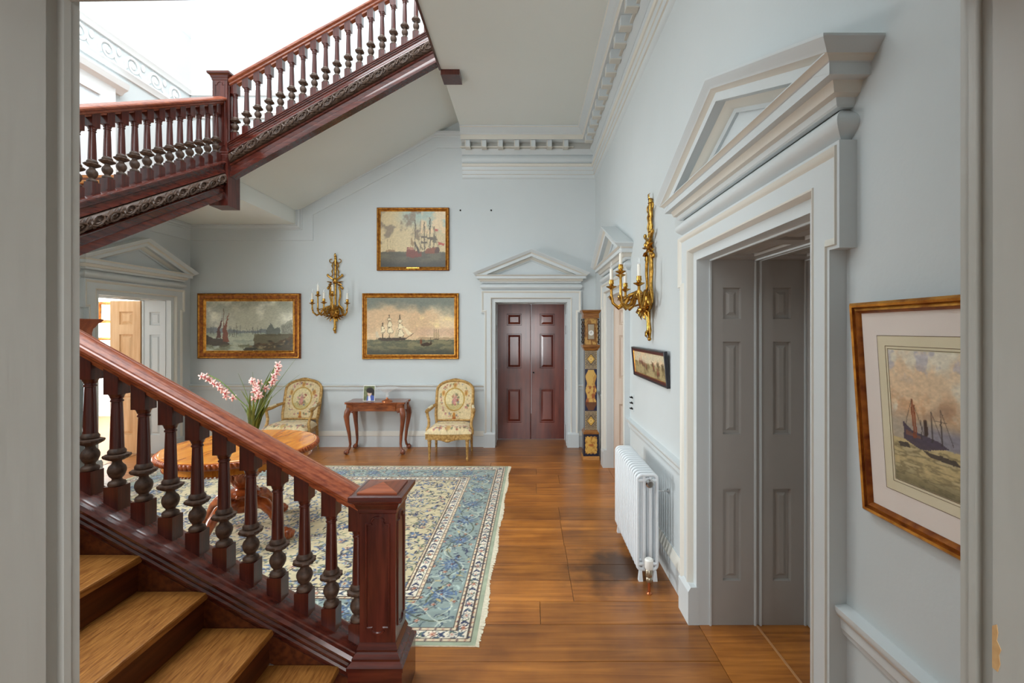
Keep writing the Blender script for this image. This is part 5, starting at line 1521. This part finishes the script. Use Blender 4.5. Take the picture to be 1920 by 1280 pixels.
for x, z, bd, w_ in ((.20, .66, -.02, .014), (.15, .46, -.03, .014), (.10, .40, .02, .015), (.06, .36, .01, .013), (-.15, .42, .07, .012), (-.14, .30, .05, .011), (.17, .38, .05, .011), (-.05, .30, -.02, .013), (.03, .42, .0, .012), (.24, .5, -.05, .009), (-.02, .34, .02, .013), (.13, .58, -.03, .011), (.07, .28, .03, .012)):
    blade(x, z, bd, w_, 'leaf', ro.uniform(-.08, .08), ro.uniform(-.03, .03))
for x, z, bd in ((.42, .55, -.10), (.34, .67, -.02), (-.10, .56, .05), (.02, .57, .02)):
    blade(x, z, bd, .0028, 'leaf2', ro.uniform(-.05, .05), 0)
def blossom(x, y, z, r):
    mb = MB()
    a0 = ro.uniform(0, 6)
    for k in range(5):
        a = a0+2*PI*k/5
        Mx = Matrix.Rotation(-a, 3, 'Y') @ Matrix.Rotation(ro.uniform(-.5, .5), 3, 'X')
        mb.ell((x+r*.62*math.cos(a), y+ro.uniform(-.006, .006), z+r*.62*math.sin(a)), (r*.62, r*.16, r*.3), 7, 4, 0, M=Mx)
    mb.ell((x, y-.008, z-r*.1), (r*.25, r*.3, r*.28), 6, 4, 1)
    mb.build('blossom', [M['petal'], M['petal2']], O, smooth=60)
sprays = [[(-.03, .28), (-.12, .36), (-.18, .43), (-.26, .50), (-.35, .545)], [(.03, .24), (.06, .36), (.10, .45), (.16, .52), (.21, .61)], [(0, .22), (.02, .3), (.07, .42), (.08, .5)]]
for sp_ in sprays:
    pts = [(0, 0, .1)]+[(x, -.02, z) for x, z in sp_]
    MB().tube(pts, .004, 6).build('flower_stem', M['leaf2'], O)
for k in range(13):
    t = k/12; blossom(-.16-.24*t+ro.uniform(-.01, .01), -.03+ro.uniform(-.02, .02), .36+.20*t-.02*t*t+ro.uniform(-.012, .012), .028)
for k in range(12): blossom(ro.uniform(0, .12), -.03+ro.uniform(-.03, .03), ro.uniform(.33, .50), .028)
for k in range(7): blossom(.18+.05*k/6+ro.uniform(-.015, .015), -.02, .48+.15*k/6, .028)

# ------------------------------------------------------------------ tall display cabinet by the left wall, half hidden by the stairs
CB = empty('display_cabinet', (XL+.003, 4.25, 0), PI/2); tag(CB, 'tall reddish wood glazed cabinet against the left wall behind the stairs', 'cabinet')
hw_ = .40
MB().box(-hw_, hw_, -.27, 0, .06, 1.66).build('body', M['cabwood'], CB, smooth=0)
MB().sweep([(-hw_, 0), (-hw_, -.27), (hw_, -.27), (hw_, 0)], [(-.05, 1.62), (.0, 1.62), (.006, 1.66), (.02, 1.68), (.03, 1.71), (.05, 1.73), (.06, 1.745), (.06, 1.76), (-.05, 1.76)], pf).build('cornice', M['cabwood'], CB, smooth=30)
MB().box(-hw_-.01, hw_+.01, -.285, 0, 0, .08).build('plinth', M['cabwood'], CB, smooth=0)
for s in (-1, 1):
    x0, x1 = (-hw_+.02, -.005) if s < 0 else (.005, hw_-.02)
    dr = MB().sweep([(x0, .14), (x0, 1.56), (x1, 1.56), (x1, .14)], [(0, 0), (0, .02), (.045, .02), (.05, .004)], lambda a, t, b: (a, -.27-b, t), closed=True).build('door', M['cabwood'], CB, smooth=0)
    MB().box(x0+.04, x1-.04, -.276, -.272, .18, 1.52).build('pane', M['glassdk'], dr, smooth=0)
    MB().ell((x1-.02 if s < 0 else x0+.02, -.30, .85), (.01, .012, .01), 8, 5).build('knob', M['gold'], dr)

# small pictures glimpsed in the bright room beyond the left door
for (x, z, w_, h_, c1, c2, lb) in ((-7.95, 1.98, .46, .40, (206, 214, 190), (120, 150, 110), 'small green picture in gilt frame seen through the left door, upper one'), (-7.95, 1.22, .52, .56, (226, 232, 240), (196, 206, 220), 'pale blue picture in the bright left room, below the green one')):
    p = Paint(24, 24, c1); p.mix(ss(.45, .6, fbm(24, 24, 4, 4, 3)), c2, .8)
    picture('small_picture', lb, (x, 8.6, z), 0, w_, h_, [(0, 0), (0, .03), (.03, .035), (.05, .02)], [M['gilt_red']], 0, p, w_-.09, h_-.09, M['print'], cat='picture')

# ------------------------------------------------------------------ patterned rug
def rug():
    HL, HW = 2.08, 1.54
    nx, ny = 690, 530
    x = np.linspace(-HL, HL, nx); y = np.linspace(-HW, HW, ny)
    X, Y = np.meshgrid(x, y)
    A = np.zeros((ny, nx, 3))
    d = np.minimum(HL-np.abs(X), HW-np.abs(Y))
    A[:] = C255(196, 182, 144)
    def put(mask, col): A[mask] = C255(*col)
    B = [.03, .052, .118, .14, .40, .422, .493, .515]
    put(d < B[7], (216, 198, 166)); put(d < B[6], (226, 216, 194)); put(d < B[5], (216, 198, 166)); put(d < B[4], (134, 150, 144)); put(d < B[3], (216, 198, 166)); put(d < B[2], (228, 218, 196)); put(d < B[1], (216, 198, 166)); put(d < B[0], (158, 168, 142))
    for b in B: put(np.abs(d-b) < .0042, (70, 54, 44))
    rng = random.Random(3)
    navy, blue, slate, dark, rust, pink, green, sky = (40, 50, 84), (86, 112, 146), (74, 92, 104), (50, 46, 44), (158, 92, 58), (206, 166, 146), (96, 110, 84), (140, 164, 180)
    def win(cx, cy, r):
        i0, i1 = np.searchsorted(x, (cx-r, cx+r)); j0, j1 = np.searchsorted(y, (cy-r, cy+r))
        return slice(j0, j1), slice(i0, i1)
    def stamp(cx, cy, r, npet, cols, ph=0.0, sq=1.0, ok=None):
        w_ = win(cx, cy, r*1.3)
        dx, dy = X[w_]-cx, (Y[w_]-cy)*sq
        rr = np.sqrt(dx*dx+dy*dy)+1e-9; th_ = np.arctan2(dy, dx)
        lob = .72+.28*np.cos(npet*th_+ph)
        sub = A[w_]
        for f, c in zip((1.0, .72, .42, .2), cols):
            m = rr < r*f*lob
            if ok is not None: m &= ok(d[w_])
            sub[m] = C255(*c)
    def leafs(cx, cy, L, w2, a, c, ok=None):
        w_ = win(cx, cy, L)
        dx, dy = X[w_]-cx, Y[w_]-cy
        s_, t_ = dx*math.cos(a)+dy*math.sin(a), -dx*math.sin(a)+dy*math.cos(a)
        m = (np.abs(s_) < L*.5) & (np.abs(t_-.25*w2*np.sin(s_/L*5)) < w2*(1-(2*s_/L)**2))
        if ok is not None: m &= ok(d[w_])
        sub = A[w_]; sub[m] = C255(*c)
    fld = lambda q: q > B[7]+.004
    def arc(cx, cy, r, a0, da, w2, c, ok=None):
        w_ = win(cx, cy, r*1.2)
        dx, dy = X[w_]-cx, Y[w_]-cy
        rr = np.sqrt(dx*dx+dy*dy); th_ = (np.arctan2(dy, dx)-a0) % (2*PI)
        m = (np.abs(rr-r*(1-.25*th_/da)) < w2) & (th_ < da)
        if ok is not None: m &= ok(d[w_])
        sub = A[w_]; sub[m] = C255(*c)
    for _ in range(1500):
        arc(rng.uniform(-HL, HL), rng.uniform(-HW, HW), rng.uniform(.025, .06), rng.uniform(0, 6.3), rng.uniform(1.5, 3.5), .0035, rng.choice((slate, green, blue, dark)), fld)
    # field: palmettes, sprays and leaves
    gx = np.arange(-HL+.55, HL-.5, .118); gy = np.arange(-HW+.55, HW-.5, .118)
    k = 0
    for iy, cy in enumerate(gy):
        for ix, cx in enumerate(gx):
            px, py = cx+rng.uniform(-.03, .03)+(.05 if iy % 2 else 0), cy+rng.uniform(-.03, .03)
            t = rng.random()
            if t < .22: stamp(px, py, rng.uniform(.05, .07), rng.choice((6, 8, 10)), (navy, blue, (214, 200, 160), rust), rng.uniform(0, 6), 1, fld)
            elif t < .5: stamp(px, py, rng.uniform(.024, .036), 5, (slate, sky, rust, rust), rng.uniform(0, 6), 1, fld)
            elif t < .64: stamp(px, py, rng.uniform(.02, .03), 5, (rust, pink, dark, dark), rng.uniform(0, 6), 1, fld)
            for _ in range(7):
                leafs(px+rng.uniform(-.06, .06), py+rng.uniform(-.06, .06), rng.uniform(.03, .07), rng.uniform(.005, .010), rng.uniform(0, PI), rng.choice((navy, navy, slate, dark, blue, green)), fld)
    # borders: walk round each band
    def walk(off, step):
        out = []
        L, W = HL-off, HW-off
        nxs, nys = max(2, int(2*L/step)), max(2, int(2*W/step))
        for q in range(nxs): out += [(-L+2*L*(q+.5)/nxs, -W, 0), (-L+2*L*(q+.5)/nxs, W, 0)]
        for q in range(nys): out += [(-L, -W+2*W*(q+.5)/nys, 1), (L, -W+2*W*(q+.5)/nys, 1)]
        return out
    main = lambda q: (q > B[3]+.005) & (q < B[4]-.005)
    for _ in range(2600):
        cx, cy = rng.uniform(-HL, HL), rng.uniform(-HW, HW)
        if .12 < min(HL-abs(cx), HW-abs(cy)) < .42: arc(cx, cy, rng.uniform(.025, .065), rng.uniform(0, 6.3), rng.uniform(1.5, 4), .0036, rng.choice((navy, slate, dark, blue, (92, 104, 92), (190, 198, 184))), main)
    for n_, (cx, cy, v_) in enumerate(walk(.27, .33)):
        stamp(cx, cy, .098, 14, (slate, (76, 102, 136), navy, rust), 0, 1, main); stamp(cx, cy, .05, 9, (blue, (150, 170, 176), navy, rust), .4, 1, main)
        for q in range(6):
            a = 2*PI*q/6+.3; stamp(cx+.125*math.cos(a), cy+.105*math.sin(a), .022, 5, (dark, pink, rust, rust), 0, 1, main)
    s_m = np.sin((X+Y)*18.0)*.05
    vine = main(d) & (np.abs(d-.27-.075*np.sin(np.where(HL-np.abs(X) < HW-np.abs(Y), Y, X)*2*PI/.66)) < .006)
    A[vine] = C255(78, 88, 70)
    vine = main(d) & (np.abs(d-.27+.085*np.sin(np.where(HL-np.abs(X) < HW-np.abs(Y), Y, X)*2*PI/.44)) < .0045)
    A[vine] = C255(190, 196, 180)
    for _ in range(5000):
        cx, cy = rng.uniform(-HL, HL), rng.uniform(-HW, HW)
        q = min(HL-abs(cx), HW-abs(cy))
        if .15 < q < .39: leafs(cx, cy, rng.uniform(.025, .06), rng.uniform(.004, .009), rng.uniform(0, PI), rng.choice((navy, slate, dark, blue, slate, (168, 184, 176), (186, 168, 112))), main)
    for off, bd in ((.085, (B[1], B[2])), (.4575, (B[5], B[6]))):
        ok = lambda q, bd=bd: (q > bd[0]+.004) & (q < bd[1]-.004)
        for n_, (cx, cy, v_) in enumerate(walk(off, .105)):
            if (n_//2) % 2 == 0: stamp(cx, cy, .03, 7, (dark, pink, rust, rust), 0, 1, ok)
            else: stamp(cx, cy, .03, 8, (slate, (206, 196, 180), pink, rust), .5, 1, ok)
            for q in range(3): arc(cx+rng.uniform(-.04, .04)*(1-v_), cy+rng.uniform(-.04, .04)*v_, rng.uniform(.02, .032), rng.uniform(0, 6.3), 2.6, .0032, rng.choice((slate, navy, green)), ok)
            for s_ in (-1, 1): leafs(cx+(.05 if not v_ else .008*s_), cy+(.05 if v_ else .008*s_), 0.055, .0085, .7*s_+(PI/2 if v_ else 0), rng.choice((navy, navy, slate)), ok)
    for off in ((B[0]+B[1])/2, (B[2]+B[3])/2, (B[4]+B[5])/2, (B[6]+B[7])/2):
        for n_, (cx, cy, v_) in enumerate(walk(off, .042)):
            stamp(cx, cy, .0095, 4, ((navy, navy, rust, rust) if (n_//2) % 2 else (rust, pink, pink, pink)))
    A *= (1+.10*(fbm(nx, ny, 90, 70, 5, 2)[..., None]-.5)*2)
    E = empty('rug', (-2.335, 3.908, 0), -.012); tag(E, 'large floral rug in cream and sea green lying on the oak floor', 'rug')
    Z = np.full_like(X, .008)
    me = grid_mesh('pile', X, Y, Z, np.clip(A, 0, 1), M['rug'])
    link('pile', me, E)
    MB().box(-HL, HL, -HW, HW, .001, .0075).build('backing', M['fringe'], E, smooth=0)
    mb = MB()
    for s in (-1, 1):
        yy = -HW
        while yy < HW:
            w2 = rng.uniform(.008, .016); L = .026+.008*math.sin(yy*9)+rng.uniform(-.004, .006); sk = rng.uniform(-.006, .006)
            mb.add([(s*HL, yy, .002), (s*HL, yy+w2, .002), (s*(HL+L), yy+w2+sk, .001), (s*(HL+L), yy+sk, .001), (s*HL, yy, .007), (s*HL, yy+w2, .007), (s*(HL+L), yy+w2+sk, .003), (s*(HL+L), yy+sk, .003)], BF)
            yy += w2*.93
    mb.build('fringe', M['fringe'], E, smooth=0)['kind'] = 'stuff'
rug()
